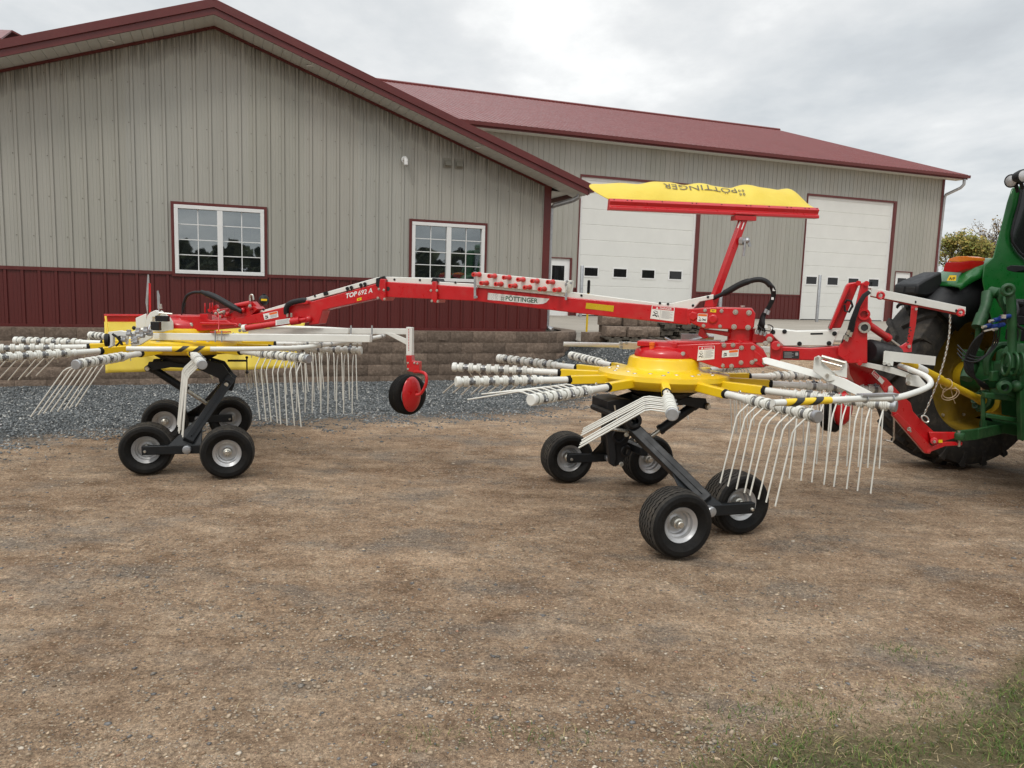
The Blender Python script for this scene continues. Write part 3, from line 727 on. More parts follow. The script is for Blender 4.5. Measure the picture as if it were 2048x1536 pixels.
def walkdoor(o):
    m = MB(); a, b, c, d = o; cut = (a+.2, b-.22, c+(d-c)*.52, d-.28)
    def bx(x0, x1, y0, y1): m.prism([b2(x0, .01, y0), b2(x1, .01, y0), b2(x1, .01, y1), b2(x0, .01, y1)], N*.05)
    bx(a, b, c, cut[2]); bx(a, b, cut[3], d); bx(a, cut[0], cut[2], cut[3]); bx(cut[1], b, cut[2], cut[3])
    D = m.build('door', 'white', B2)
    m = MB(); m.prism([b2(cut[0], .03, cut[2]), b2(cut[1], .03, cut[2]), b2(cut[1], .03, cut[3]), b2(cut[0], .03, cut[3])], N*.006); m.build('pane', 'darkglass', D)
    m = MB(); m.cyl(b2(b-.09, -.05, c+1.02), b2(b-.09, .01, c+1.02), .03, 10); m.bar(b2(b-.09, -.05, c+1.02), b2(b-.22, -.05, c+1.02), .02, .02); m.build('handle', 'galv', D)
walkdoor(w1); walkdoor(w2)
RO, RP, RW_ = -.62, .325, 14.0
mb = MB(); mb.prism([b2(SA, 0, ZS), b2(SB+.8, 0, ZS), b2(SB+.8, RO, ZS), b2(SA, RO, ZS)], (0, 0, .012)); mb.build('soffit', 'soffit', B2)
mb = MB()
mb.prism([b2(SA, RO-.02, ZS-.02), b2(SB+.8, RO-.02, ZS-.02), b2(SB+.8, RO-.02, ZS+.17), b2(SA, RO-.02, ZS+.17)], N*.02)
mb.prism([b2(SB+.8, RO, ZS-.02), b2(SB+.8, RO+RW_, ZS+RW_*RP-.02), b2(SB+.8, RO+RW_, ZS+RW_*RP+.2), b2(SB+.8, RO, ZS+.2)], U*.03)
mb.build('fascia', 'trimred', B2)
mb = MB(); mb.prism([b2(SA, RO-.14, ZS+.04), b2(SA, RO-.03, ZS+.04), b2(SA, RO-.03, ZS+.17), b2(SA, RO-.15, ZS+.17)], U*(SB+.85-SA)); mb.build('gutter', 'trimred', B2)
mb = MB(); zr = ZS+.20
k = SA
while k < SB+.8:                                     # roof panels with raised ribs
    e = min(k+.2286, SB+.84)
    for (x0, x1, h0, h1) in ((k, k+.02, 0, .022), (k+.02, k+.035, .022, .022), (k+.035, k+.055, .022, 0), (k+.055, e, 0, 0)):
        mb.quad(b2(x0, RO-.08, zr+h0-.02), b2(x1, RO-.08, zr+h1-.02), b2(x1, RO+RW_, zr+RW_*RP+h1), b2(x0, RO+RW_, zr+RW_*RP+h0))
    k = e if e < SB+.8 else 99
mb.quad(b2(SA, RO+RW_, zr+RW_*RP), b2(SB+.84, RO+RW_, zr+RW_*RP), b2(SB+.84, RO+2*RW_, zr), b2(SA, RO+2*RW_, zr))
mb.tube([b2(SA, RO+RW_, zr+RW_*RP+.03), b2(SB+.84, RO+RW_, zr+RW_*RP+.03)], .09, 6)
mb.build('roof', 'roof', B2, recalc=False)
mb = MB(); mb.tube([b2(SB+.62, RO, ZS), b2(SB+.62, RO, ZS-.25), b2(SB+.55, RO+.1, ZS-.40), b2(SB+.12, -.1, ZS-.72), b2(SB+.1, -.05, ZS-.9), b2(SB+.1, .05, .8)], .07, 10); mb.build('downspout', 'galv', B2)
# third roof peeping over the near gable at the far left
pk = at(24, 60, 45); mb = MB()
B3 = empty('barn', (pk.x, pk.y, 0), 'red metal roof of a building just showing above the left slope of the near gable', 'barn')
mb.prism([pk+Vector((-14, 0, 0)), pk, pk+Vector((3, 4, -1.5)), pk+Vector((-14, 4, -1.5))], (0, 0, -.1)); mb.prism([pk+Vector((-14, 0, 0)), pk, pk+Vector((2.6, -5, -1.9)), pk+Vector((-14, -5, -1.9))], (0, 0, -.1)); mb.build('roof', 'roof', B3)
mb = MB(); mb.box(pk+Vector((-7, 0, -(pk.z+1.9)/2-1.9+.95)), (13.5, 8, pk.z-1.9)); mb.build('wall', 'siding2', B3)
# little antenna on the near roof
p = b1(.85, 2.5, 5.95-SL*(AP-.85)+.03); A3 = empty('antenna', p, 'tiny antenna dish on a short mast above the left roof slope', 'antenna')
pt = at(100, 53, p.y); mb = MB(); mb.cyl(p-Vector((0, 0, .02)), Vector((p.x, p.y, pt.z)), .012, 8); mb.build('mast', 'galv', A3)
mb = MB(); mb.box(Vector((p.x+.09, p.y, pt.z)), (.16, .06, .05)); mb.box(Vector((p.x-.05, p.y, pt.z+.01)), (.06, .03, .03)); mb.build('dish', 'offwhite', A3, bevel=.005)

# ================================================================== YARD THINGS
def pallet(name, loc, rz, label, group):
    P = empty(name, (0, 0, 0), label, 'pallet', group)
    m = MB()
    for k in range(7): m.box((-.54+k*.18, 0, .125), (.11, 1.0, .022))
    m.build('deck_boards', 'wood', P, bevel=.003)
    for y in (-.46, 0, .46):
        m = MB(); m.box((-.40, y, .066), (.26, .09, .09)); m.box((.0, y, .066), (.22, .09, .09)); m.box((.41, y, .066), (.26, .09, .09)); m.box((0, y, .102), (1.19, .085, .02)); m.build('stringer', 'wood', P)
    m = MB()
    for x in (-.5, 0, .5): m.box((x, 0, .010), (.11, 1.0, .02))
    m.build('bottom_boards', 'wood', P)
    P.location = loc; P.rotation_euler = (0, 0, rz); return P
pa = at(1252, 680, 15.5); pa.z = .70
pb = at(1340, 678, 16.4); pb.z = .70
P1 = pallet('pallet', pa, rad(12), 'dark weathered pallet under the loose brown wall blocks', 'wooden pallets on the yard')
for k, lb in enumerate(['lowest of the three empty pallets stacked right of the block pile', 'middle one of the three empty pallets stacked right of the block pile', 'top one of the three empty pallets stacked right of the block pile']):
    copy_thing(P1, pb+Vector((.02*k, -.03*k, .142*k)), rad(16+3*k), lb)
def wallblock(x, y, z, rz, label, w=.43):
    global mb, tones
    m = MB(); nx_, vs = 5, []
    R = Matrix.Rotation(rz, 3, 'Z')
    g = 5; pts_ = []
    for face in range(1): pass
    m.box((0, 0, .1), (w, .28, .196))
    # chipped front face
    k0 = 4; vv = []
    for j in range(5):
        for i in range(8):
            e = (i in (0, 7)) or (j in (0, 4)); vv.append((-w/2+w*i/7, -.141-(0 if e else .012+.028*random.random()), .003+.19*j/4))
    m.add(vv, [(j*8+i, j*8+i+1, (j+1)*8+i+1, (j+1)*8+i) for j in range(4) for i in range(7)])
    o = m.build('wall_block', 'block', org=(0, 0, 0), bevel=.006, angle=25)
    c = o.data.color_attributes.new('tone', 'FLOAT_COLOR', 'POINT'); t = .8+.4*random.random(); c.data.foreach_set('color', [t, t, t, 1]*len(o.data.vertices))
    o.location = (x, y, z); o.rotation_euler = (0, 0, rz); return tag(o, label, 'wall block', 'loose wall blocks on the pallet')
r12 = Matrix.Rotation(rad(12), 3, 'Z')
def on1(x, y, z): q = pa + r12 @ Vector((x, y, 0)); return q.x, q.y, .70+z
bl = [(-.37, -.30, .142, 'block at the left end of the lower front row on the pallet'), (.07, -.33, .142, 'block in the middle of the lower front row on the pallet'), (.40, -.12, .142, 'block at the right end of the lower row on the pallet'),
      (-.30, .10, .142, 'block at the back left of the lower layer on the pallet'), (.10, .15, .142, 'block at the back of the lower layer beside the empty pallets'),
      (-.36, .02, .345, 'leftmost block of the top layer in the block pile'), (.02, .0, .345, 'middle block of the top layer in the block pile'), (.40, .03, .345, 'rightmost block of the top layer in the block pile')]
for i, (x, y, z, lb) in enumerate(bl):
    X, Y, Z = on1(x, y, z); wallblock(X, Y, Z, rad(12+random.uniform(-8, 8)+(90 if i == 6 else 0)), lb, .41)
q = at(1188, 660, 15.4); wallblock(q.x, q.y, .70, rad(30), 'single block lying on the yard just left of the block pile')
q = at(1488, 637, 29); q.z = .70
mb = MB(); mb.box((0, 0, .12), (.62, .22, .24)); o = mb.build('timber_block', 'wood', org=(0, 0, 0), bevel=.02); o.location = q; o.rotation_euler = (0, 0, rad(BA)); tag(o, 'short thick timber lying by the far wall between the overhead doors', 'timber')
q = at(1466, 636, 29.5); mb = MB(); mb.sphere((0, 0, .12), .2, 9, 6, (1.3, .8, .75)); mb.sphere((.2, .05, .08), .14, 7, 5, (1.1, .8, .6)); mb.sphere((-.22, 0, .07), .11, 7, 5)
for i, v in enumerate(mb.v): mb.v[i] = (v[0]+random.uniform(-.05, .05), v[1]+random.uniform(-.05, .05), max(0, v[2]+random.uniform(-.05, .05)))
o = mb.build('litter_bag', 'bags', org=(0, 0, 0), angle=10); o.location = (q.x, q.y, .70); tag(o, 'crumpled white plastic bag by the far wall left of the timber', 'bag')
def bollard(s, n, h, r, label):
    m = MB(); m.lathe([(0, 0), (r, 0), (r, h-.03), (r*.8, h), (0, h)], (0, 0, 0), (0, 0, 1), 18)
    o = m.build('bollard', 'galv', org=(0, 0, 0)); o.location = b2(s, n, .70); return tag(o, label, 'bollard', 'steel bollards guarding the doors')
bollard(.35, -1.2, 2.0, .07, 'grey steel bollard left of the nearer overhead door')
bollard(6.85, -1.2, 1.7, .07, 'grey steel bollard right of the nearer overhead door')
bollard(11.1, -2.2, 2.0, .065, 'grey steel bollard left of the farther overhead door')
bollard(17.25, -1.0, 1.9, .07, 'grey steel bollard beside the far right walk door')
q = at(1173, 663, 16.2); T_ = empty('marker_stake', (q.x, q.y, .70), 'thin yellow stake with a black top standing behind the end of the block wall', 'marker stake')
tz = at(1178, 560, 16.2).z; mz = at(1178, 586, 16.2).z; dx = at(1178, 560, 16.2).x-q.x
mb = MB(); mb.cyl((q.x, q.y, .68), (q.x+dx*.8, q.y, mz), .022, 10); mb.build('post', 'yellow', T_)
mb = MB(); mb.tube([(q.x+dx*.8, q.y, mz), (q.x+dx, q.y, tz-.02), (q.x+dx, q.y, tz)], [.032, .032, .015], 10); mb.build('cap', 'black', T_)
q = G(1140, 661, .9); mb = MB(); mb.box((0, 0, .02), (.5, .08, .04)); mb.box((.1, .07, .02), (.4, .05, .03)); o = mb.build('timber_offcut', 'wood', org=(0, 0, 0), bevel=.005)
o.location = b1(s_tip-.35, .9, .84); o.rotation_euler = (0, 0, rad(30)); tag(o, 'dark timber offcuts on the ground behind the curved wall end', 'timber')

# ================================================================== TREES
def tree(name, base, h, spread, leaf, nleaf, label, seed, lsz=.10, cat='tree'):
    random.seed(seed); T = empty(name, base, label, cat, 'autumn trees behind the tractor'); wood = MB(); tips = []
    def grow(p, d, L, r, lvl):
        q = p + d*L; mid = p + d*(L*.5) + Vector((random.uniform(-1, 1), random.uniform(-1, 1), 0))*L*.06
        wood.tube([p, mid, q], [r, r*.8, r*.62], 5 if lvl > 1 else 8, caps=False)
        if lvl >= 2: tips.append((p, q))
        if lvl >= 5: return
        for _ in range(3 if lvl > 0 else 5):
            a = random.uniform(0, 6.28); t = random.uniform(.35, .85)*spread
            nd = (d + Vector((math.cos(a)*t, math.sin(a)*t, random.uniform(.0, .35)))).normalized()
            grow(p + d*(L*random.uniform(.65, 1.0)), nd, L*random.uniform(.58, .8), r*.6, lvl+1)
    grow(Vector(base)-Vector((0, 0, .2)), Vector((0, 0, 1)), h*.22, h*.014, 0)
    wood.build('trunk', 'bark', T, recalc=False)
    lf = MB(); cols = []
    for _ in range(nleaf):
        p, q = random.choice(tips); c = p.lerp(q, random.random()) + Vector([random.gauss(0, .09*h/6) for _ in range(3)])
        a = Vector([random.gauss(0, 1) for _ in range(3)]).normalized(); b = a.orthogonal().normalized(); s_ = lsz*random.uniform(.5, 1.2)
        lf.quad(c-a*s_, c-b*s_*.6, c+a*s_, c+b*s_*.6); k = random.uniform(.6, 1.35); col = random.choice(leaf)
        cols += [(col[0]*k, col[1]*k, col[2]*k, 1)]*4
    if nleaf:
        o = lf.build('crown', 'leaves', T, recalc=False); c = o.data.color_attributes.new('tone', 'FLOAT_COLOR', 'POINT'); c.data.foreach_set('color', np.array(cols).ravel())
    return T
LG = [(.25, .23, .05), (.17, .19, .045), (.32, .24, .06)]; LB = [(.18, .12, .055), (.22, .15, .06)]
b = at(1905, 600, 62); b.z = .6; tree('tree', b, 12.6, 1.0, LG, 9000, 'bushy tree with yellow-green leaves right behind the workshop corner', 11, .13)
b = at(1958, 600, 66); b.z = .6; tree('tree', b, 13.4, .95, LB, 2200, 'nearly bare brown tree between the leafy tree and the tractor cab', 5, .12)
b = at(1868, 600, 75); b.z = .6; tree('tree', b, 12.0, 1.0, LG, 4600, 'leafy tree mostly hidden by the workshop corner', 21, .15)
b = at(2030, 600, 70); b.z = .6; tree('tree', b, 11.5, 1.0, LB, 3000, 'brown tree hidden behind the green cab pillar', 31, .14)
# the wood behind the photographer (it is what the windows mirror)
lf = MB(); cols = []
random.seed(9)
for k in range(150):
    a = rad(190+160*k/150); R_ = 62+random.uniform(-6, 6); c = Vector((math.cos(a)*R_, math.sin(a)*R_, 0)); h = random.uniform(3.6, 5.6)
    lf.tube([c, c+Vector((0, 0, h*.5))], .2, 5)
    for _ in range(70):
        z = h*random.uniform(.05, 1); w = 2.6*(1-(z/h)**2*.7); p = c+Vector((random.uniform(-w, w), random.uniform(-w, w), z)); s_ = random.uniform(.3, .8)
        u_ = Vector([random.gauss(0, 1) for _ in range(3)]).normalized(); v_ = u_.orthogonal().normalized(); lf.quad(p-u_*s_, p-v_*s_, p+u_*s_, p+v_*s_)
o = lf.build('woodland', surf('wood_foliage', (.05, .06, .025), .9, var=.4, scale=.5), recalc=False); tag(o, 'dark line of trees across the field behind the photographer, mirrored in the windows', 'woodland', kind='stuff')
# ================================================================== THE HAY RAKE
random.seed(5)
PHI = rad(17); RA = -16.7
D_ = Vector((math.cos(rad(RA)), math.sin(rad(RA)), 0)); NC = Vector((math.sin(rad(RA)), -math.cos(rad(RA)), 0))   # along the machine, and towards the near side
FC = Vector((1.16, 5.90, 1.055)); RC = Vector((-3.05, 7.16, 1.088)); Z3 = Vector((0, 0, 1))
def mp(px, py, off=0.0): return PL_off(px, py, off)
def PL_off(px, py, off):
    d = ray(px, py); P0 = FC + NC*off; n = NC
    t = n.dot(P0-E0)/n.dot(d); return E0 + d*t
RK = empty('hay_rake', (-.9, 6.5, 0), 'red, white and yellow twin-rotor hay rake folded for transport and coupled to the green tractor', 'hay rake')
def poly(mb, pts, off, th): mb.prism([mp(x, y, off) for x, y in pts], NC*-th); return mb
def bolts(mb, pts, off, r=.013, h=.016):
    for x, y in pts:
        c = mp(x, y, off); mb.lathe([(0, h), (r*.8, h), (r, h*.7), (r, -.004)], c, NC, 6); mb.lathe([(r*1.35, 0), (r*1.35, .004), (0, .004)], c, NC, 12)
def decal(name, corners, off, parent, header=None, text=None, kind='warn'):
    tl, tr, br, bl_ = [mp(x, y, off+.002) for x, y in corners]
    X = (tr-tl); Y = (bl_-tl); m = MB(); e = NC*.0006
    def pt(u, v, k=1): return tl + X*u + Y*v + (br-tr-bl_+tl)*(u*v) + e*k
    def rect(u0, v0, u1, v1, k): m.quad(pt(u0, v1, k), pt(u1, v1, k), pt(u1, v0, k), pt(u0, v0, k))
    m.cur = 0; rect(0, 0, 1, 1, 0)
    if kind == 'warn':
        m.cur = 1; rect(.03, .03, .97, .25, 1.5)
        m.cur = 0; put_text(m, 'DANGER', pt(.36, .215, 3), X, -Y, X.length*.52, .02)
        m.add([pt(.18, .22, 3), pt(.30, .22, 3), pt(.24, .06, 3)], [(0, 1, 2)])
        m.cur = 2
        for (a, b, c, d, w) in ((.10, .45, .20, .60, .035), (.20, .60, .30, .50, .03), (.08, .75, .18, .68, .05), (.18, .68, .28, .80, .05), (.30, .64, .34, .82, .03), (.14, .38, .28, .42, .02)):
            p = pt(a, b, 2); q = pt(c, d, 2); n_ = (q-p).cross(NC).normalized()*w*X.length*.5; m.quad(p-n_, q-n_, q+n_, p+n_)
        m.cur = 3
        for k in range(8):
            v = .34+.07*k; rect(.46, v, .94-(.12 if k % 3 == 1 else 0), v+.022, 1.5)
        m.cur = 2; rect(.405, .27, .412, .96, 1.5)
    elif kind == 'pict':
        m.cur = 4; rect(.04, .05, .96, .30, 1.5) if text != 'side' else rect(.42, .06, .96, .38, 1.5)
        m.cur = 2
        for (a, b, c, d, w) in ((.14, .80, .42, .78, .10), (.50, .60, .86, .82, .09), (.52, .84, .90, .60, .05), (.18, .45, .30, .62, .06)) if text != 'side' else ((.10, .55, .26, .40, .05), (.26, .40, .24, .72, .05), (.10, .80, .30, .72, .05), (.14, .30, .2, .5, .03)):
            p = pt(a, b, 2); q = pt(c, d, 2); n_ = (q-p).cross(NC).normalized()*w*X.length*.5; m.quad(p-n_, q-n_, q+n_, p+n_)
        if text == 'side':
            m.cur = 3
            for k in range(4): rect(.46, .48+.11*k, .92, .52+.11*k, 1.5)
    elif kind == 'text':
        m.cur = 2
        for k in range(4): rect(.12, .18+.2*k, .88-(k % 2)*.2, .26+.2*k, 1.5)
    elif kind == 'yel':
        m.cur = 5; rect(0, 0, 1, 1, .5); m.cur = 2; rect(.2, .3, .8, .42, 1.5); rect(.3, .5, .65, .68, 1.5)
    elif kind == 'refl': m.cur = 5; rect(0, 0, 1, 1, .5)
    elif kind == 'plate':
        m.cur = 2; rect(0, 0, 1, 1, .5); m.cur = 3
        for k in range(5): rect(.08, .16+.16*k, .55+.1*(k % 2), .22+.16*k, 1.5)
        rect(.76, .2, .93, .6, 1.5)
    return m.build(name, ['decal', 'decalred', 'ink', 'greyink', 'orange', M['reflyel'] if kind == 'refl' else 'yellow'], parent, recalc=False)

# ---------------------------------------------------------------- wheels
def wheel(c, phi, R=.226, w=.225, side=1):
    """hub > tyre, rim; the axle points along the bogie's side"""
    ax = Vector((math.sin(phi), -math.cos(phi), 0))*side
    h = MB(); h.lathe([(0, .085), (.018, .085), (.024, .08), (.026, .055), (.036, .05), (.040, .01), (.044, -.06), (0, -.06)], c, ax, 20)
    for k in range(4):
        a = k*math.pi/2+.4; t = Vector((math.cos(phi), math.sin(phi), 0)); q = c + t*(.07*math.cos(a)) + Z3*(.07*math.sin(a)); h.lathe([(0, -.008), (.008, -.008), (.008, -.03)], q, ax, 6)
    H = h.build('wheel', 'zinc', RK)
    t = MB(); r0 = R*.50; hw = w/2
    prof = [(r0, -hw*.62), (r0+.012, -hw*.78), (r0+.03, -hw*.92), (R*.74, -hw*1.04), (R*.86, -hw*1.02), (R*.93, -hw*.90), (R*.972, -hw*.74)]
    k = 5
    for i in range(k):                                # ribs and grooves
        a = -hw*.70+2*hw*.70*i/k; b = -hw*.70+2*hw*.70*(i+1)/k; q = (b-a)
        rr = lambda x: R*(1-.022*(x/(hw*.7))**2)
        prof += [(rr(a)-.012, a+q*.06), (rr(a), a+q*.15), (rr(b), b-q*.15), (rr(b)-.012, b-q*.06)]
    prof += [(R*.972, hw*.74), (R*.93, hw*.90), (R*.86, hw*1.02), (R*.74, hw*1.04), (r0+.03, hw*.92), (r0+.012, hw*.78), (r0, hw*.62)]
    k0 = len(t.v); n = 120; t.lathe(prof, c, ax, n)
    for i in range(len(prof)-1):
        for j in range(n):
            if (7 <= i < len(prof)-8 and (i-7) % 4 == 1) or i in (5, len(prof)-7): t.mi[i*n+j] = 1
    # zigzag grooves: shift the groove vertices sideways in a saw pattern; flatten the contact patch
    np_ = len(prof); vs2 = []
    for i in range(np_):
        for j in range(n):
            v = Vector(t.v[k0+i*n+j])
            if 7 <= i < np_-7: v += ax*(.0060*(0, 1, 0, -1)[j % 4])
            if v.z < .006: v.z = .006-.0*v.z
            vs2.append(v)
    t.v[k0:] = vs2
    T = t.build('tyre', ['rubber', 'tread'], H, angle=28, recalc=True)
    r = MB(); f = R*.50
    r.lathe([(0, .012), (.035, .012), (.045, .004), (.062, .000), (.074, .006), (.078, .030), (f*.80, .036), (f*.83, hw*.58), (f*.93, hw*.64), (f*.985, hw*.70), (f*1.04, hw*.74), (f*1.06, hw*.68), (f*1.0, hw*.60), (f*.90, hw*.3),
             (f*.90, -hw*.3), (f*1.0, -hw*.60), (f*1.06, -hw*.68), (f*1.04, -hw*.74), (f*.985, -hw*.70), (f*.93, -hw*.64), (f*.83, -hw*.58), (f*.78, -.02), (.06, -.012), (0, -.012)], c, ax, 48)
    r.build('rim', 'rim', H, angle=40)
    v = MB(); q = c + Vector((math.cos(phi), math.sin(phi), 0))*(.075) - Z3*.035; v.cyl(q, q+ax*.03+Vector((.0, 0, 0)), .0035, 6); v.build('valve', 'lensr' if random.random() < .5 else 'black', H)
    return H
def hub_at(px, py, z=.226): return G(px, py, z)
WF = {'A': G(1363, 1051, .226), 'B': G(1484, 1009, .226), 'C': G(1140, 917, .226), 'D': G(1302, 921, .226)}
WR = {'E': G(292, 900, .226), 'F': G(454, 907, .226), 'G': Vector((-3.585, 7.86, .226)), 'H': Vector((-3.04, 8.22, .226))}
WAX = Vector((math.sin(PHI), -math.cos(PHI), 0))
for k, p in list(WF.items()): WF[k] = p - WAX*.085
for k, p in list(WR.items()): WR[k] = p - WAX*(.085 if k in 'EF' else .04)
for k, p in {**WF, **WR}.items(): wheel(p, PHI)
pu = Vector((math.cos(PHI), math.sin(PHI), 0)); pv = Vector((math.sin(PHI), -math.cos(PHI), 0))   # along the bogie, and to the near side

def bogie(lead, trail, side, name='bogie_beam'):
    """beam between an outboard and an inboard wheel; side +1 is the near bogie"""
    mid = (lead+trail)/2; out = pv*side; du = (lead-trail).dot(pu)/2
    m = MB(); a = mid + pu*du*1.08; b = mid - pu*du*1.08; a.z = b.z = .232
    m.bar(b, a, .05, .078); m.build_ = None
    for w, s_ in ((lead, 1), (trail, -1)): m.cyl(Vector((mid + pu*(w-mid).dot(pu))).to_3d() if False else (mid+pu*(w-mid).dot(pu)), w, .02, 10)
    o = m.build(name, 'anth', RK, bevel=.006)
    m = MB(); m.lathe([(0, .075), (.012, .075), (.03, .072), (.036, .065), (.036, -.05), (0, -.05)], mid+Vector((0, 0, .01)), pv, 18); m.build('pivot_pin', 'galv', o)
    m = MB()
    for w in (lead, trail): m.lathe([(0, .040), (.010, .040), (.014, .034), (.014, 0)], mid+pu*(w-mid).dot(pu), pv, 6)
    m.build('bolts', 'zinc', o)
    return mid
def gear(c, s, near, far):
    """swing axle under a rotor: top bracket, pivot, two splayed legs, lift cylinder"""
    m = MB(); top = Vector((c.x, c.y, c.z-.13))
    m.lathe([(0, .06), (.26, .06), (.27, .04), (.20, 0), (.12, -.05), (0, -.05)], top, Z3, 28)
    o = m.build('rotor_mount', 'black', RK)
    m = MB(); piv = c - Vector((0, 0, c.z)) + pu*(.36*s) + Vector((0, 0, .745))
    for sd in (-.13, .13):
        A = [top+pv*sd+pu*(-.30*s)+Z3*-.01, top+pv*sd+pu*(.16*s)+Z3*.02, top+pv*sd+pu*(.33*s)-Z3*.03, piv+pv*sd+pu*(.07*s)+Z3*.03, piv+pv*sd+pu*(.05*s)-Z3*.07, piv+pv*sd-pu*(.05*s)-Z3*.06, piv+pv*sd-pu*(.07*s)+Z3*.05, top+pv*sd+pu*(.10*s)-Z3*.07, top+pv*sd-pu*(.12*s)-Z3*.06, top+pv*sd+pu*(-.33*s)-Z3*.10]
        m.prism(A, pv*(.018 if sd > 0 else -.018))
    m.box(top+Z3*-.03, (.42, .20, .05), Matrix.Rotation(PHI, 3, 'Z')); m.cyl(piv+pv*.21, piv-pv*.21, .042, 16)
    m.cyl(top-pu*(.31*s)+pv*.16-Z3*.07, top-pu*(.31*s)-pv*.16-Z3*.07, .028, 14)
    B = m.build('axle_bracket', 'anth', RK, bevel=.005)
    m = MB()
    for k, (sd, sg) in enumerate(((.15, 1), (-.15, -1))): m.lathe([(0, .014), (.018, .014), (.022, .008), (.022, 0)], piv+pv*(sd*1.45), pv*sg, 8)
    m.lathe([(0, .03), (.018, .03), (.022, .02), (.022, 0)], top-pu*(.31*s)+pv*.15-Z3*.07, pv, 8); m.build('bolts', 'zinc', B)
    for mid, sd in ((near, 1), (far, -1)):
        m = MB(); p0 = piv + pv*(.15*sd) + Z3*.0; p1 = mid + Z3*.07; dd = (p1-p0).normalized()
        sdv = dd.cross(pu).normalized(); m.bar(p0-dd*.06, p1, .085, .115, up=pv, w1=.085, h1=.085)
        m.prism([p1-dd*.30-pu*.05, p1-pu*.16-Z3*.03, p1+pu*.12-Z3*.03, p1-dd*.16+pu*.05], pv*.02)
        L = m.build('leg', 'anth', RK, bevel=.008)
        m = MB(); q = p0+dd*.1; off = pv*.046
        m.bar(p0+dd*.08+off, p0+dd*(p1-p0).length*.9+off, .006, .05, up=pv); m.build('leg_rib', 'anth', L)
    m = MB(); a = top-pu*(.31*s)-Z3*.07; b = piv.lerp((near+far)/2, .52)+Z3*.03
    dd = b-a; m.cyl(a, a+dd*.60, .036, 16); m.cyl(a+dd*.02, a+dd*.07, .042, 14); m.cyl(a+dd*.57, a+dd*.61, .041, 16); Cy = m.build('lift_cylinder', 'anth', RK)
    m = MB(); m.cyl(a+dd*.6, b, .017, 12); m.build('piston_rod', 'zinc', Cy)
    m = MB(); m.bar(b-pv*.16, b+pv*.16, .06, .06); m.build('cross_member', 'anth', RK, bevel=.005)
    return piv, top
mFn = bogie(WF['A'], WF['B'], 1); mFf = bogie(WF['C'], WF['D'], -1)
mRn = bogie(WR['F'], WR['E'], 1); mRf = bogie(WR['H'], WR['G'], -1)
pF, tF = gear(FC, -1, mFn, mFf); pR, tR = gear(RC, 1, mRn, mRf)
# latch works and rubber guards around the front pivot
m = MB(); Yg = pF.y-.02
m.prism([at(x, y, Yg) for x, y in ((1215, 803), (1240, 798), (1262, 800), (1271, 812), (1269, 836), (1256, 842), (1222, 834), (1214, 826))], pv*-.30)
m.prism([at(x, y, Yg+.06) for x, y in ((1205, 829), (1214, 826), (1228, 868), (1233, 915), (1229, 934), (1220, 928), (1216, 885))], pv*-.03)
m.prism([at(x, y, Yg+.10) for x, y in ((1224, 836), (1262, 842), (1262, 868), (1256, 884), (1252, 914), (1244, 926), (1231, 934), (1226, 905))], pv*-.14)
m.prism([at(x, y, Yg+.0) for x, y in ((1240, 842), (1262, 838), (1270, 852), (1262, 872), (1246, 866))], pv*-.03)
m.torus(at(1238, 872, Yg+.08), pv, .05, .014, 20, 8); m.torus(at(1252, 902, Yg+.07), pv, .035, .012, 18, 8)
m.lathe([(.05, -.05), (.062, -.04), (.062, .04), (.05, .05), (.03, .05)], pF+pv*.24+Z3*.03, pv, 18)
m.cyl(pF-pu*.12+pv*.22+Z3*.06, pF-pu*.12-pv*.22+Z3*.06, .022, 10)
q = pF+pv*.2
o = m.build('pivot_guard', 'black', RK, bevel=.004)
m = MB(); m.cyl(q-pu*.14+Z3*.14+pv*.03, q-pu*.11+Z3*.02+pv*.03, .006, 8); m.cyl(q-pu*.20-Z3*.03, q-pu*.0-Z3*.06, .013, 8)
for (a, b) in ((-.03, -.08), (.03, .04), (.05, -.12), (-.06, -.30)): m.lathe([(0, .012), (.015, .012), (.018, .004), (.018, 0)], q+pu*a+Z3*b+pv*.02, pv, 8)
m.build('guard_bolts', 'zinc', o)
m = MB(); q = tR+pu*.37+pv*.12; m.cyl(q, q+pu*.17, .010, 8); m.cyl(q+pu*.17-Z3*.10, q+pu*.17+Z3*.02, .007, 8); m.sphere(q+pu*.17+Z3*.03, .014, 8, 6); m.sphere(q+pu*.17-Z3*.11, .016, 8, 6); m.build('crank_handle', 'black', RK)

M['clamp'] = surf('dark_clamps', (.20, .20, .20), .4, metal=.6)
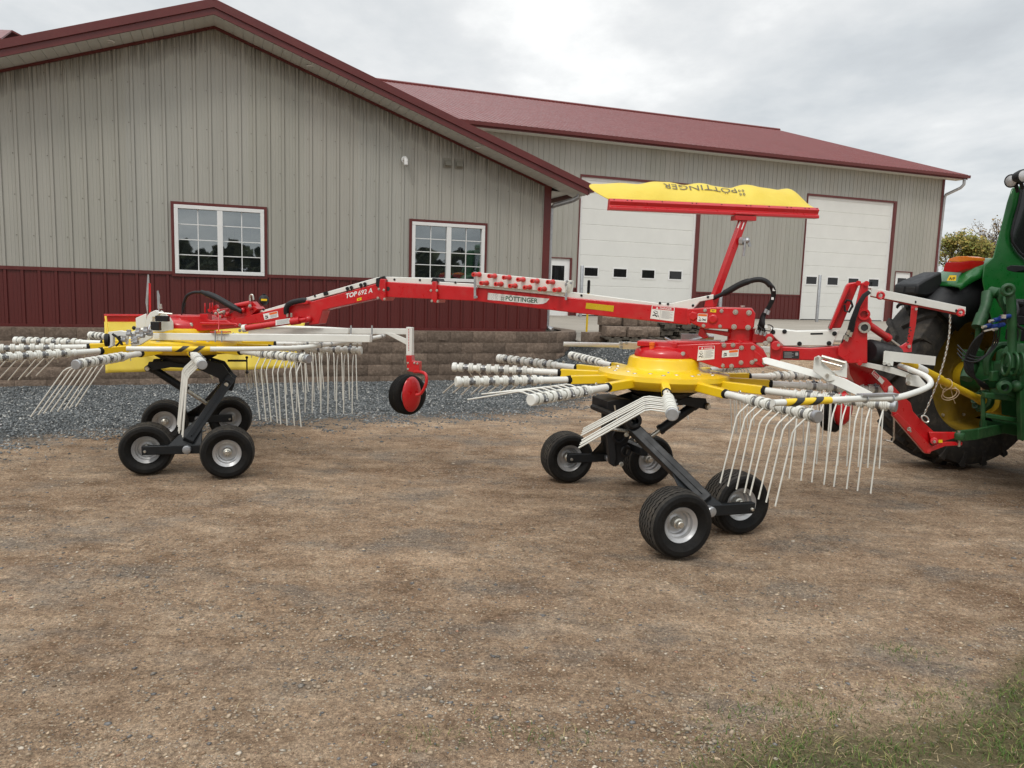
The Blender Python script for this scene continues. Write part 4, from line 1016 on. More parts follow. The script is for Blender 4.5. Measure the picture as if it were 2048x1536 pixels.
# ---------------------------------------------------------------- rotors
def hub(c, s):
    m = MB(); m.lathe([(0, -.085), (.30, -.085), (.42, -.08), (.475, -.05), (.50, -.01), (.495, .025), (.44, .036), (.31, .044), (.288, .052), (.275, .070), (.268, .118), (.260, .136), (.240, .145), (0, .145)], c+Z3*.024, Z3, 64)
    o = m.build('rotor_hub', 'yellow', RK)
    m = MB()
    for k in range(24):
        a = 2*math.pi*(k+.3)/24; r = .41 if k % 2 else .36; q = c+Vector((r*math.cos(a), r*math.sin(a), .064-(.002 if k % 2 else 0))); m.lathe([(0, .0035), (.015, .0035), (.017, .0)], q, Z3, 6)
    m.lathe([(0, .008), (.009, .008), (.009, 0)], c+Vector((-.02, -.294, .07)), Vector((0, -1, .3)), 8)
    m.build('bolts', 'galv', o)
    m = MB(); m.lathe([(.225, .160), (.225, .190), (.216, .215), (.185, .238), (.14, .250), (.135, .285), (0, .29)], c, Z3, 48)
    for k in range(8):
        a = 2*math.pi*k/8; m.lathe([(0, .012), (.012, .012), (.014, 0)], c+Vector((.20*math.cos(a), .20*math.sin(a), .21)), Z3, 6)
    cp = m.build('gearbox', 'red', RK, bevel=.004)
    if s: 
        m = MB(); q = c+Vector((-.12, -.13, .225)); m.lathe([(.018, 0), (.018, .03), (.022, .035), (.022, .055), (0, .06)], q, Z3, 12); m.build('oil_cap', 'orange', cp)
    return o
hub(FC, 1); hub(RC, 0)
RAD = 1.645
def rotor_arm(c, th, beta1, beta2, tx, ty, vary=0):
    er = Vector((math.cos(th), math.sin(th), 0)); er.z = tx*er.x+ty*er.y; er.normalize(); et = Z3.cross(er).normalized(); un = er.cross(et)
    def P(r): return c + er*r
    m = MB(); m.tube([P(.80), P(1.63)], .0245, 16)
    m.lathe([(.0255, 0), (.031, .004), (.031, .022), (.0255, .026)], P(1.005), er, 14)
    A = m.build('rotor_arm', 'offwhite', RK)
    m = MB(); m.bar(P(.40)+un*.0, P(.79), .056, .062, w1=.056, h1=.062); m.build('arm_socket', 'yellow', A, bevel=.005)
    m = MB(); m.tube([P(.785), P(.812)], [.033, .030], 14); m.build('arm_collar', 'rubber', A)
    m = MB(); m.lathe([(.0, 1.662), (.033, 1.662), (.037, 1.657), (.037, 1.632), (.033, 1.626), (0, 1.626)], c, er, 20); m.build('end_cap', 'galv' if vary else 'offwhite', A)
    m = MB(); m.torus(P(.94)+un*.033, et, .011, .0028, 12, 6); m.tube([P(.94)-un*.045, P(.94)+un*.040], .004, 6); m.build('lynch_pin', 'zinc', A)
    for k, r in enumerate((1.115, 1.260, 1.405, 1.550)):
        m = MB(); bb = beta2 + rad(random.uniform(-1.6, 1.6))
        def rot(b): return (-un*math.cos(b) + et*math.sin(b))
        for sd in (-.040, .040):
            q = P(r+sd)
            for w_ in (-.0115, 0, .0115): m.torus(q+er*w_*(1 if sd > 0 else -1), er, .0335, .0056, 18, 6)
            d1_, d2_ = rot(beta1), rot(bb); st = q + rot(beta1+rad(90))*.036*(-1 if beta1 > -1 else 1)*0 + d1_*.034
            a = st + d1_*.085; b = a + d1_*.020 + d2_*.015; e = b + d2_*.44
            m.tube([st-d1_*.01, a, a.lerp(b, .5)+(-d1_*.003), b, e], .0052, 7)
        T = m.build('tine', 'tine', A, angle=60)
        m = MB(); q = P(r) + rot(beta1+rad(180))*.034; m.lathe([(0, .016), (.008, .016), (.010, .012), (.010, 0)], q, rot(beta1+rad(180)), 8); m.bar(P(r)-er*.022+rot(beta1+rad(180))*.033, P(r)+er*.022+rot(beta1+rad(180))*.033, .022, .008, up=rot(beta1)); m.lathe([(.0245, -.011), (.0285, -.010), (.0285, .010), (.0245, .011)], P(r), er, 16); m.build('clamp', 'clamp', T)
thF = -1.727; sF = {0: (-95, -58), -1: (-104, -78), -2: (-92, -68), -3: (-92, -68), -4: (-92, -68), -5: (-85, -62), 1: (-52, -11), 2: (-40, -6), 3: (-35, -4), 4: (-35, -4), 5: (-35, -5), 6: (-50, -25)}
for k in range(-5, 7):
    b1_, b2_ = sF[k]; rotor_arm(FC, thF+k*math.pi/6, rad(b1_), rad(b2_), -.004, .016, k in (0, 1, 2))
thR = -1.103; sR = {0: (-45, -6), -1: (-70, -37), -2: (-85, -60), -3: (-90, -66), -4: (-92, -68), -5: (-90, -66), 1: (-32, 5), 2: (-25, -3), 3: (-30, -4), 4: (-30, -5), 5: (-35, -8), 6: (-60, -30)}
for k in range(-5, 7):
    b1_, b2_ = sR[k]; rotor_arm(RC, thR+k*math.pi/6, rad(b1_), rad(b2_), .007, .013, k in (0, 1, -1))

# ---------------------------------------------------------------- main beam
m = MB()
poly(m, [(1376, 617), (1376, 650), (1150, 626), (950, 602), (766, 594), (766, 563), (945, 574), (1150, 596)], .07, .14)
MBm = m.build('main_beam', 'red', RK, bevel=.006)
m = MB(); poly(m, [(766, 563.5), (766, 594), (660, 617), (645, 621), (637, 648), (618, 650), (618, 634), (606, 636), (500, 648), (470, 653), (440, 651), (448, 641), (510, 628), (600, 606), (623, 603)], .066, .132)
m.build('beam_elbow', 'red', MBm, bevel=.006)
for pts in ([(766, 553), (836, 555.5), (868, 557), (868, 563), (945, 567.5), (948, 577), (868, 569.5), (766, 564)], [(520, 622), (753, 555), (766, 553.5), (766, 564), (753, 566), (622, 601), (530, 626)], [(1134, 583), (1327, 607.5), (1342, 606.5), (1427, 588.5), (1427, 598), (1399, 603.5), (1392, 612), (1385, 620), (1134, 597)]):
    m = MB(); poly(m, pts, .055, .11); o = m.build('hose_cover', 'offwhite', RK, bevel=.004)
m = MB(); bolts(m, [(789, 559), (840, 560), (911, 565), (1163, 591), (1320, 606), (1336, 608), (1416, 594), (1386, 611), (527, 619), (630, 592)], .056, .007, .005); m.build('bolts', 'black', o)
m = MB()
for x, y in ((695, 577), (703, 575), (722, 570), (730, 568)): m.lathe([(0, .01), (.014, .01), (.016, 0)], mp(x, y, .067), NC, 10); m.bar(mp(x, y, .07), mp(x-1, y+6, .07), .01, .006, up=NC)
m.bar(mp(648, 588, .058), mp(656, 586, .058), .02, .03); m.build('clips', 'black', o); m = MB(); m.prism([mp(x, y, .074) for x, y in ((752, 557), (768, 552), (774, 562), (762, 565), (757, 575), (752, 572))], NC*-.15)
m.build('cover_strap', 'black', o); m = MB(); m.prism([mp(x, y, .074) for x, y in ((865, 556), (874, 557), (877, 564), (862, 564))], NC*-.15)
m.build('cover_strap', 'black', o)
# clamps on the beam
for pts, bl in (([(760, 558), (770, 558), (771, 594), (765, 602), (760, 598), (757, 578)], [(758, 578), (768, 580), (769, 598), (756, 596)]), ([(864, 563), (872, 563), (874, 596), (872, 606), (865, 604), (862, 596)], [(862, 581), (874, 581), (864, 602), (876, 603)])):
    m = MB(); poly(m, pts, .10, .20); c_ = m.build('beam_clamp', 'red', MBm, bevel=.004); m = MB(); bolts(m, bl, .10, .008, .012); m.build('bolts', 'zinc', c_)
m = MB(); m.lathe([(0, .002), (.018, .002)], mp(776, 577.5, .07), NC, 16); m.build('hole', 'ink', MBm, recalc=False)
# peg rack
m = MB(); poly(m, [(949, 544), (1132, 562), (1131, 586), (952, 571)], .10, .03); poly(m, [(952, 569), (1129, 585), (1127, 592), (954, 575)], .085, .10)
m.prism([mp(x, y, .06) for x, y in ((1135, 560), (1143, 561), (1140, 584), (1133, 584))], NC*-.10)
PR = m.build('peg_rack', 'offwhite', RK, bevel=.004)
m = MB()
for x, y in ((947.5, 543), (1129.5, 586)): m.prism([mp(x, y, .106), mp(x+4.5, y, .106), mp(x+4.5, y+54 if y < 560 else y+14, .106), mp(x, y+54 if y < 560 else y+14, .106)], NC*-.006)
bolts(m, [(952, 576), (950, 592), (953, 594), (1134, 563), (1142, 566), (1132, 569)], .105, .008, .014); m.build('rack_bracket', 'galv', PR)
for row in (((953, 549), (984, 552), (1013, 555), (1041, 559), (1069, 562), (1100, 564)), ((968, 566), (997, 568), (1025, 571.5), (1054, 574.5), (1083.5, 578), (1113, 579.5))):
    for x, y in row:
        m = MB(); q = mp(x+6, y, .10); ax = (NC*.97-D_*.18-Z3*.03).normalized()
        m.lathe([(.020, 0), (.020, .012), (.016, .02), (.0155, .075), (.0175, .078), (.0175, .098), (.009, .100), (.008, .085), (0, .085)], q, ax, 18); m.build('peg', 'peg', PR)
# decals on the beam
m = MB(); m.cur = 0; e = NC*.0715
P_ = [mp(x, y, .0715) for x, y in ((976, 585.5), (1099, 597.5), (1093, 604.5), (1086, 607.5), (1076, 608.5), (975, 599.5))]
m.add(P_, [(5, 4, 3, 2, 1, 0)]); m.cur = 1
a = mp(1011, 600.6, .0722); b = mp(1075.5, 606.0, .0722); put_text(m, 'PÖTTINGER', a, b-a, Z3, (b-a).length, .022, None)
for dx, dy in ((0, 0), (4, .3), (.3, -4), (4.3, -3.7)):
    for ex, ey in ((0, 0),): m.torus(mp(1003.2+dx, 599+dy, .0722), NC, .0055, .0013, 8, 4)
m.cur = 2
for dx, dy in ((0, 0), (7.5, .8), (.4, -6.5), (7.9, -5.7)): m.torus(mp(985+dx, 597+dy, .0720), NC, .0095, .0009, 8, 4)
m.build('beam_badge', ['decal', 'greenink', 'greyink'], MBm, recalc=False)
m = MB(); a = mp(691, 596.6, .0675); b = mp(713.5, 591.3, .0675); put_text(m, 'TOP', a, b-a, Z3+D_*.1, (b-a).length, .035)
a = mp(716, 591.0, .0675); b = mp(745, 584.8, .0675); put_text(m, '692 A', a, b-a, Z3+D_*.1, (b-a).length, .012); m.build('model_lettering', 'white', MBm, recalc=False)
decal('reflector', [(1172.5, 605.5), (1228, 611.5), (1226.5, 623.5), (1171, 617)], .07, MBm, kind='refl')
decal('warning_sign', [(1304, 611), (1349.5, 615), (1347, 643), (1300.5, 637)], .07, MBm)
decal('sticker', [(714, 597), (723, 594.5), (723, 600), (714, 602)], .066, MBm, kind='yel')
decal('sticker', [(526, 628), (555, 622), (557, 634), (529, 640)], .066, MBm, kind='pict', text='side')
# ---------------------------------------------------------------- turret head (upper) and front body (lower)
m = MB(); poly(m, [(1374, 627), (1382, 617.5), (1426, 614), (1504, 616.5), (1511, 627), (1508, 655), (1500, 660), (1407, 657), (1377, 644)], .13, .26)
TH = m.build('turret_head', 'red', RK, bevel=.008)
m = MB(); bolts(m, [(1471, 624), (1498, 625.5), (1468, 653.5), (1496, 655)], .131, .0145, .016); bolts(m, [(1410, 620.5), (1443, 622), (1407, 651.5), (1440, 652.5)], .131, .010, .014); m.cyl(mp(1485, 614, .02), mp(1485, 611, .02), .018, 8); m.build('bolts', 'zinc', TH)
m = MB(); m.lathe([(0, .02), (.025, .02), (.034, .012), (.034, 0)], mp(1426, 637.5, .13), NC, 20); m.lathe([(0, .012), (.03, .012), (.038, 0)], mp(1386, 632, .13), NC, 6); poly(m, [(1374, 618), (1381, 618), (1381, 650), (1374, 646)], .138, .276); m.build('boss', 'red', TH, bevel=.003)
decal('sticker', [(1396, 627), (1415, 627.5), (1414, 645), (1394, 643)], .131, TH, kind='pict'); decal('sticker', [(1421, 618.5), (1432.5, 619), (1432, 625), (1420.5, 624)], .131, TH, kind='yel')
m = MB(); c_ = mp(1482, 672, 0); m.lathe([(0, -.14), (.115, -.14), (.115, -.04), (.098, -.03), (.098, .05), (.11, .06), (0, .06)], c_, Z3, 36); m.build('turntable', 'red', RK)
m = MB(); poly(m, [(1405, 658), (1460, 664), (1460, 674), (1430, 668), (1400, 664)], .05, .10); poly(m, [(1400, 655), (1408, 657), (1412, 668), (1418, 675), (1408, 678), (1396, 670)], .06, .12); m.build('swing_stop', 'red', RK, bevel=.005)
m = MB(); poly(m, [(1325, 692), (1391, 687.5), (1440, 685.5), (1505, 685), (1514, 690), (1527, 700), (1541, 727), (1527, 735), (1440, 737), (1380, 717), (1326, 714)], .115, .23)
BD = m.build('front_body', 'red', RK, bevel=.007)
m = MB(); poly(m, [(1440, 686), (1442, 685.5), (1444, 737), (1440, 737)], .122, .02); m.build('body_seam', 'red', BD); m = MB(); m.prism([mp(x, y, .125) for x, y in ((1508, 700), (1516, 706), (1526, 714), (1537, 724), (1526, 735), (1510, 728))], NC*-.02)
m.lathe([(0, .02), (.022, .02), (.026, .01), (.026, 0)], mp(1535, 724.5, .12), NC, 14); m.build('gusset', 'red', BD, bevel=.003)
m = MB(); bolts(m, [(1448, 690.5), (1466, 690), (1483, 695.5), (1506, 695.5), (1445, 731.5), (1463, 732), (1482, 725), (1504, 724.5), (1512, 720)], .116, .0125, .015)
for x in (1340, 1354, 1368.5): m.cyl(mp(x, 707, .115), mp(x-3, 707.2, .17), .015, 12)
m.build('bolts', 'zinc', BD)
decal('warning_sign', [(1397, 692.5), (1429.5, 691.5), (1428.5, 718), (1394, 721.5)], .116, BD); decal('sticker', [(1444.5, 701.5), (1477.5, 698.5), (1476.5, 713), (1443.5, 715)], .116, BD, kind='pict', text='side')
m = MB(); poly(m, [(1284, 684), (1324, 684.5), (1345, 682), (1440, 683), (1440, 687), (1391, 688.5), (1326, 693), (1326, 702), (1300, 703), (1284, 696)], .10, .24)
m.box(FC+Vector((-.04, .02, .265)), (.30, .26, .04), Matrix.Rotation(rad(RA), 3, 'Z')); m.build('rotor_carrier', 'red', RK, bevel=.008)
m = MB(); poly(m, [(1500, 668), (1548, 669), (1558, 678), (1556, 684), (1505, 686)], .05, .10); m.cyl(mp(1539, 675, .10), mp(1539, 675, -.10), .03, 14); m.cyl(mp(1552, 692, .14), mp(1552, 692, -.14), .035, 14); poly(m, [(1541, 684), (1556, 682), (1566, 692), (1562, 720), (1548, 728), (1541, 724)], .10, .20); m.build('coupling', 'red', RK, bevel=.005)
m = MB(); bolts(m, [(1531, 687), (1557, 690), (1539, 678.5), (1530, 725)], .125, .015, .016); m.build('coupling_bolts', 'zinc', RK)
# drawbar
m = MB(); poly(m, [(1541, 690), (1566, 693), (1622, 696), (1700, 690), (1735, 700), (1735, 726), (1700, 727), (1660, 722), (1545, 719)], .075, .15); DB = m.build('drawbar', 'red', RK, bevel=.007)
decal('type_plate', [(1566, 702), (1598.5, 702), (1598.5, 717.5), (1565.5, 717)], .076, DB, kind='plate')
m = MB(); poly(m, [(1541, 656), (1595, 662), (1679, 660.5), (1665, 692), (1567, 692), (1541, 668)], .07, .14); CV = m.build('drawbar_cover', 'offwhite', RK, bevel=.006)
m = MB(); bolts(m, [(1546, 664), (1569, 663), (1669, 667), (1599, 687.5), (1658, 686.5)], .071, .012, .008); m.prism([mp(x, y, .0715) for x, y in ((1621, 666), (1646, 665.5), (1646, 669), (1621, 669.5))], NC*-.004); m.build('bolts', 'black', CV)
# headstock
m = MB(); poly(m, [(1722, 568), (1727, 564), (1733, 564), (1737, 568), (1736, 628), (1744, 640), (1743, 650), (1735, 660), (1735, 727), (1697, 727), (1676, 712), (1677, 694), (1703, 655), (1709, 622)], .15, .035)
poly(m, [(1692, 572), (1697, 566), (1714, 564), (1718, 569), (1682, 656), (1658, 657)], .03, .05); poly(m, [(1692, 572), (1697, 566), (1703, 568), (1664, 660), (1658, 657)], .10, .07)
poly(m, [(1722, 568), (1727, 564), (1733, 564), (1737, 568), (1736, 628), (1744, 640), (1735, 660), (1735, 727), (1697, 727), (1703, 655)], -.115, .035)
m.prism([mp(x, y, .14) for x, y in ((1700, 690), (1733, 690), (1733, 722), (1700, 722))], NC*-.28)
HS = m.build('headstock', 'red', RK, bevel=.007)
m = MB()
for x, y in ((1717, 566.5), (1733, 567)): m.cyl(mp(x, y, .17), mp(x, y, .0), .018, 12)
m.lathe([(.025, .03), (.04, .03), (.04, 0)], mp(1727, 628.5, .15), NC, 18); m.lathe([(0, .02), (.016, .02), (.02, 0)], mp(1719, 740-14, .15), NC, 10); m.build('boss', 'red', HS)
m = MB(); m.lathe([(.024, .028), (.037, .028), (.040, .022), (.040, -.3), (.024, -.3), (.024, .028)], mp(1728, 655, .15), NC, 24); m.build('bush', 'zinc', HS)
m = MB(); m.lathe([(.023, .02), (0, .02)], mp(1728, 655, .15), NC, 20); m.build('bush_hole', 'ink', HS)
# hoses down the headstock
m = MB()
for k in range(4):
    dx = k*3.2-5
    m.tube([mp(1739+dx*.3, 582+k, .20), mp(1728+dx*.4, 590+k, .21), mp(1716+dx*.6, 612, .21), mp(1706+dx*.8, 640, .20), mp(1701+dx, 662, .19), mp(1694+dx, 674, .18)], .008, 8)
m.tube([mp(1690, 606, .11), mp(1694, 600, .12), mp(1702, 602, .12), mp(1705, 612, .12), mp(1698, 624, .12), mp(1690, 622, .11), mp(1689, 610, .11)], .008, 8)
m.tube([mp(1703, 655, .19), mp(1688, 672, .17), mp(1682, 690, .14), mp(1666, 690, .10)], .004, 6)
HO = m.build('hoses', 'black', RK)
m = MB()
for x, y in ((1698, 660), (1703, 664), (1692, 670), (1696, 673)): m.cyl(mp(x, y, .195), mp(x-3, y+9, .19), .010, 8)
m.build('hose_fittings', 'zinc', HO)
m = MB(); poly(m, [(1686, 594), (1692, 588), (1694, 600), (1680, 640), (1660, 662), (1657, 655)], -.04, .05); m.build('back_plate', 'black', RK)
# ---------------------------------------------------------------- hitch side: hose carrier, stay, chain, cylinder, A-frame, shaft
tc_ = Vector((.9536, .3011, 0))
def hp(px, py, Y): return at(px, py, Y)
def hpoly(mb, pts, th):                               # pts carry their own depth
    q = [hp(*p) for p in pts]; mb.prism(q, (NC*-.6+Vector((0, .4, 0))).normalized()*th); return mb
a, b = hp(1742, 584, 5.50), hp(1932, 622, 5.86)
m = MB(); hpoly(m, [(1743, 575, 5.50), (1932, 614, 5.86), (1931, 629, 5.86), (1742, 592, 5.50)], .012); n_ = Vector((-.15, .98, .0))
m.prism([hp(1743, 575, 5.50), hp(1932, 614, 5.86), hp(1932, 614, 5.86)+n_*.09, hp(1743, 575, 5.50)+n_*.09], (0, 0, -.008)); HC = m.build('hose_carrier', 'offwhite', RK, bevel=.003)
m = MB()
for x, y in ((1761, 591, ), (1921, 625)): m.torus(hp(x, y, 5.5+(x-1742)*.0019-.02), NC, .022, .009, 16, 8)
m.bar(hp(1744, 592.5, 5.55), hp(1925, 630.5, 5.90), .03, .012); m.build('carrier_rail', 'red', HC)
m = MB()
for x, y in ((1830, 604), (1912, 621)): m.lathe([(0, .008), (.009, .008), (.011, 0)], hp(x, y, 5.5+(x-1742)*.0019), NC, 10)
m.build('bolts', 'black', HC)
m = MB(); hpoly(m, [(1823, 611, 5.66), (1836, 612, 5.68), (1832, 650, 5.68), (1822, 699, 5.68), (1813, 693, 5.66), (1820, 650, 5.66)], .012)
hpoly(m, [(1813, 685, 5.66), (1824, 690, 5.66), (1824, 704, 5.66), (1795, 706, 5.64), (1790, 700, 5.64)], .02); ST = m.build('stay', 'red', RK, bevel=.003)
m = MB()
for k in range(6): m.lathe([(0, .001), (.006, .001)], hp(1820-k*1.4+ (3 if k % 2 else 0), 655+k*6, 5.655), NC, 8)
m.build('holes', 'ink', ST, recalc=False); m = MB(); m.lathe([(0, .012), (.010, .012), (.012, 0)], hp(1832, 618, 5.66), NC, 6); m.lathe([(0, .012), (.012, .012), (.014, 0)], hp(1818, 693, 5.65), NC, 6); m.build('bolts', 'zinc', ST)
# chain hanging in a slight sag
m = MB(); n_ = 34; pA, pM, pB = hp(1900, 633, 5.84), hp(1888, 722, 5.85), hp(1848, 829, 5.86)
for k in range(n_):
    t = k/(n_-1); q = pA*(1-t)**2 + (pM*2-(pA+pB)/2)*2*t*(1-t) + pB*t*t; t2 = t+.01; q2 = pA*(1-t2)**2 + (pM*2-(pA+pB)/2)*2*t2*(1-t2) + pB*t2*t2
    dd = (q2-q).normalized(); ax = (dd.cross(Vector((0, 1, 0)))).normalized(); ax2 = dd.cross(ax)
    m.torus(q, (ax*.9+ax2*.4 if k % 2 else ax2*.8+ax*.6), .0105, .0034, 12, 5, 1.6, dd)
CH = m.build('chain', 'zinc', RK)
m = MB(); m.torus(hp(1850, 838, 5.84), Vector((.2, -1, .1)), .022, .006, 18, 7, 1.5, Vector((1, 0, -.8)).normalized()); m.build('shackle', 'zinc', CH)
# tilt cylinder
m = MB(); a, b, c_ = hp(1738, 650, 5.50), hp(1774, 675, 5.60), hp(1802, 696, 5.68); m.cyl(a, b, .026, 16); m.cyl(b-(b-a)*.05, b+(b-a)*.08, .031, 14); TC = m.build('tilt_cylinder', 'red', RK); m = MB(); m.cyl(b, c_, .013, 12); m.build('piston_rod', 'zinc', TC)
# bellows of the drive shaft
m = MB(); a, b = hp(1736, 703, 5.50), hp(1792, 712, 5.66); L = (b-a).length; prof = []
for k in range(9): prof += [(.070-.002*k, L*k/9), (.090-.002*k, L*(k+.5)/9)]
m.lathe([(0, 0)]+prof+[(0, L)], a, b-a, 28); m.build('shaft_bellows', 'black', RK)
# drive shaft guard
a, b = hp(1805, 722, 5.75), hp(1968, 803, 6.70); m = MB(); dd = (b-a); m.tube([a, a+dd*.3, b], [.030, .030, .030], 20); SH = m.build('drive_shaft', M['rimyel'], RK)
m = MB(); m.tube([a-dd*.02, a+dd*.42], .037, 20); m.build('guard_tube', 'rimyel', SH); m = MB(); m.tube([a+dd*.90, a+dd*.98], [.034, .045], 20); m.build('guard_cone', 'rimyel', SH)
m = MB(); m.tube([a+dd*.12, a+dd*.23], .0378, 20); m.build('guard_label', 'decal', SH)
m = MB(); q = a+dd*.98
m.lathe([(.03, -.02), (.075, -.02), (.085, 0), (.085, .03), (.07, .045), (.04, .05)], q, dd, 24)
for k in range(10):
    an = k*.628; m.torus(q+Vector((.075*math.cos(an), 0, .075*math.sin(an))), dd, .022, .006, 10, 5)
m.build('shaft_collar', 'greend', SH)
m = MB(); m.torus(a+dd*.55-Z3*.06, Vector((.2, 1, .2)), .05, .004, 20, 5, 1.1); m.torus(a+dd*.56-Z3*.075, Vector((.3, 1, .5)), .052, .004, 20, 5, 1.3); m.torus(a+dd*.50-Z3*.01, dd, .045, .003, 18, 5); m.tube([a+dd*.56-Z3*.03, a+dd*.60-Z3*.10, a+dd*.63-Z3*.13], .003, 5); m.build('twine', 'twine', SH)
# A-frame to the lower links
m = MB()
hpoly(m, [(1743, 742, 5.52), (1773, 757, 5.60), (1800, 786, 5.70), (1822, 806, 5.78), (1826, 822, 5.80), (1838, 836, 5.85), (1870, 865, 5.97), (1866, 880, 5.97), (1855, 893, 5.94), (1836, 885, 5.86), (1786, 832, 5.68), (1778, 800, 5.64)], .035)
hpoly(m, [(1786, 832, 5.66), (1796, 826, 5.66), (1868, 896, 5.92), (1860, 908, 5.90), (1850, 907, 5.88)], .07)
hpoly(m, [(1858, 864, 5.90), (1923, 865, 6.08), (1926, 872, 6.08), (1884, 884, 5.97), (1862, 884, 5.92)], .03)
hpoly(m, [(1854, 907, 5.88), (1890, 893, 5.97), (1925, 891, 6.08), (1925, 884, 6.08), (1890, 884, 5.97), (1852, 896, 5.88)], .03)
m.cyl(hp(1868, 882, 5.86), hp(1868, 882, 6.0), .028, 16); AF = m.build('hitch_frame', 'red', RK, bevel=.006)
m = MB(); m.lathe([(0, .02), (.010, .02), (.013, .012), (.013, 0)], hp(1868, 883, 5.86), NC, 6); m.cyl(hp(1918, 862, 6.05), hp(1918, 893, 6.05), .010, 8); m.torus(hp(1818, 858, 5.70), NC, .012, .003, 12, 5); m.cyl(hp(1816, 855, 5.70), hp(1822, 864, 5.70), .006, 6); m.build('pins', 'zinc', AF)
m = MB(); m.quad(*[hp(*p) for p in ((1877, 885.5, 5.92), (1885, 885.5, 5.945), (1885, 879.5, 5.945), (1877, 879.5, 5.92))]); m.build('sticker', 'yellow', AF, recalc=False)
m = MB(); tl, tr, br, bl_ = [hp(*p) for p in ((1748, 740, 5.50), (1769, 762, 5.575), (1764, 769, 5.57), (1743, 747, 5.495))]; m.cur = 0; m.quad(tl, tr, br, bl_); X_ = (tr-tl); Y_ = (tl-bl_)
m.cur = 1; e = Vector((0, -.001, 0)); m.quad(tl+X_*.04-Y_*.1+e, tl+X_*.55-Y_*.1+e, tl+X_*.55-Y_*.9+e, tl+X_*.04-Y_*.9+e); m.cur = 0; put_text(m, 'DANGER', bl_+X_*.10+Y_*.25+e*2, X_, Y_, X_.length*.42, .02); m.build('warning_sign', ['decal', 'decalred'], AF, recalc=False)
m = MB(); hpoly(m, [(1697, 722, 5.62), (1740, 724, 5.62), (1756, 752, 5.70), (1788, 800, 5.80), (1770, 806, 5.76), (1712, 770, 5.64), (1700, 748, 5.60)], .20); m.build('lower_frame', 'red', RK, bevel=.006)
m = MB(); m.tube([hp(1788, 836, 6.1), hp(1788, 878, 6.1), hp(1784, 884, 6.1), hp(1770, 880, 6.1)], .008, 8); m.build('parking_stand', 'zinc', RK)
m = MB(); hpoly(m, [(1768, 703, 5.32), (1771, 701.5, 5.32), (1872, 713, 5.62), (1870, 731, 5.62), (1787, 723, 5.37), (1786, 732, 5.37), (1766, 727, 5.32)], .006); LB_ = m.build('light_board', 'offwhite', RK)
m = MB(); m.cyl(hp(1769, 727, 5.28), hp(1769, 727, 5.36), .012, 8); m.cyl(hp(1778, 729, 5.30), hp(1778, 729, 5.39), .012, 8); m.build('bolts', 'zinc', LB_)
# ---------------------------------------------------------------- tube guards
def gp(pts, z): return [G(x, y, z if not isinstance(z, list) else z[i]) for i, (x, y) in enumerate(pts)]
def spl(pts, n=6):                                   # Catmull-Rom
    P = [pts[0]]+list(pts)+[pts[-1]]; out = []
    for i in range(1, len(P)-2):
        for k in range(n):
            t = k/n; out.append(.5*((2*P[i])+(P[i+1]-P[i-1])*t+(2*P[i-1]-5*P[i]+4*P[i+1]-P[i+2])*t*t+(3*P[i]-P[i-1]-3*P[i+1]+P[i+2])*t**3))
    out.append(P[-2]); return out
def hazard(path, i0, i1, r, parent):
    """yellow sleeve with raked black bands"""
    seg = path[i0:i1+1]; m = MB(); m.tube(seg, r+.0015, 24, caps=False); o = m.build('hazard_tape', 'yellow', parent, recalc=False)
    a, b = seg[0], seg[-1]; ax = (b-a).normalized(); L = sum((q2-q1).length for q1, q2 in zip(seg, seg[1:]))
    def along(d_):
        for q1, q2 in zip(seg, seg[1:]):
            l_ = (q2-q1).length
            if d_ <= l_: return q1 + (q2-q1)*(d_/l_)
            d_ -= l_
        return seg[-1] + (seg[-1]-seg[-2]).normalized()*d_
    x = ax.cross(Z3).normalized(); y = x.cross(ax); m = MB(); rr = r+.0042; nb = 24
    for k in range(2 if L < .42 else 3):
        c0 = L*(.10+.42*k) if L < .42 else L*(.08+.32*k); vs_ = []
        for j in range(nb+1):
            an = 2*math.pi*j/nb; off = c0 + .030*math.sin(an)+.030
            for w_ in (0, L*.17): vs_.append(along(off+w_-.01) + (x*math.cos(an)+y*math.sin(an))*rr)
        m.add(vs_, [(2*j, 2*j+1, 2*j+3, 2*j+2) for j in range(nb)])
    m.build('hazard_bands', 'ink', o, recalc=False)
fz = 1.13
fp = spl([G(1545, 806, fz), G(1600, 803.5, fz), G(1660, 800.5, fz), G(1730, 797, fz), G(1790, 795.5, fz), G(1830, 785, fz+.01), G(1857, 773, fz+.03), G(1861, 763, fz+.05), G(1850, 752, fz+.08), G(1825, 741, fz+.10), G(1800, 732, fz+.10)])
m = MB(); m.tube(fp, .019, 14); GF = m.build('guard_tube', 'offwhite', RK); hazard(fp, 3, 12, .019, GF)
m = MB(); c_ = fp[0]; m.lathe([(.019, -.002), (.021, -.003), (.012, -.004)], c_, (fp[0]-fp[1]), 14); m.build('tube_end', 'galv', GF)
m = MB()
for px in (1735, 1790):
    i = min(range(len(fp)), key=lambda i: abs(1024+FP*((fp[i]-E0).dot(w_of_(0)))/((fp[i]-E0).dot(w_of_(2)))-px)) if False else (18 if px == 1735 else 23)
    m.torus(fp[i], fp[i+1]-fp[i], .024, .005, 18, 6)
m.bar(fp[17]+Z3*.022, fp[24]+Z3*.022, .05, .012); m.build('tube_clamps', 'galv', GF)
m = MB(); hpoly(m, [(1525, 717, 5.30), (1533, 715, 5.31), (1635, 742, 5.22), (1652, 757, 5.18), (1640, 758, 5.18), (1527, 727, 5.30)], .03)
hpoly(m, [(1640, 744, 5.14), (1690, 757, 5.05), (1745, 785, 4.95), (1750, 795, 4.93), (1728, 797, 4.93), (1650, 762, 5.14)], .05)
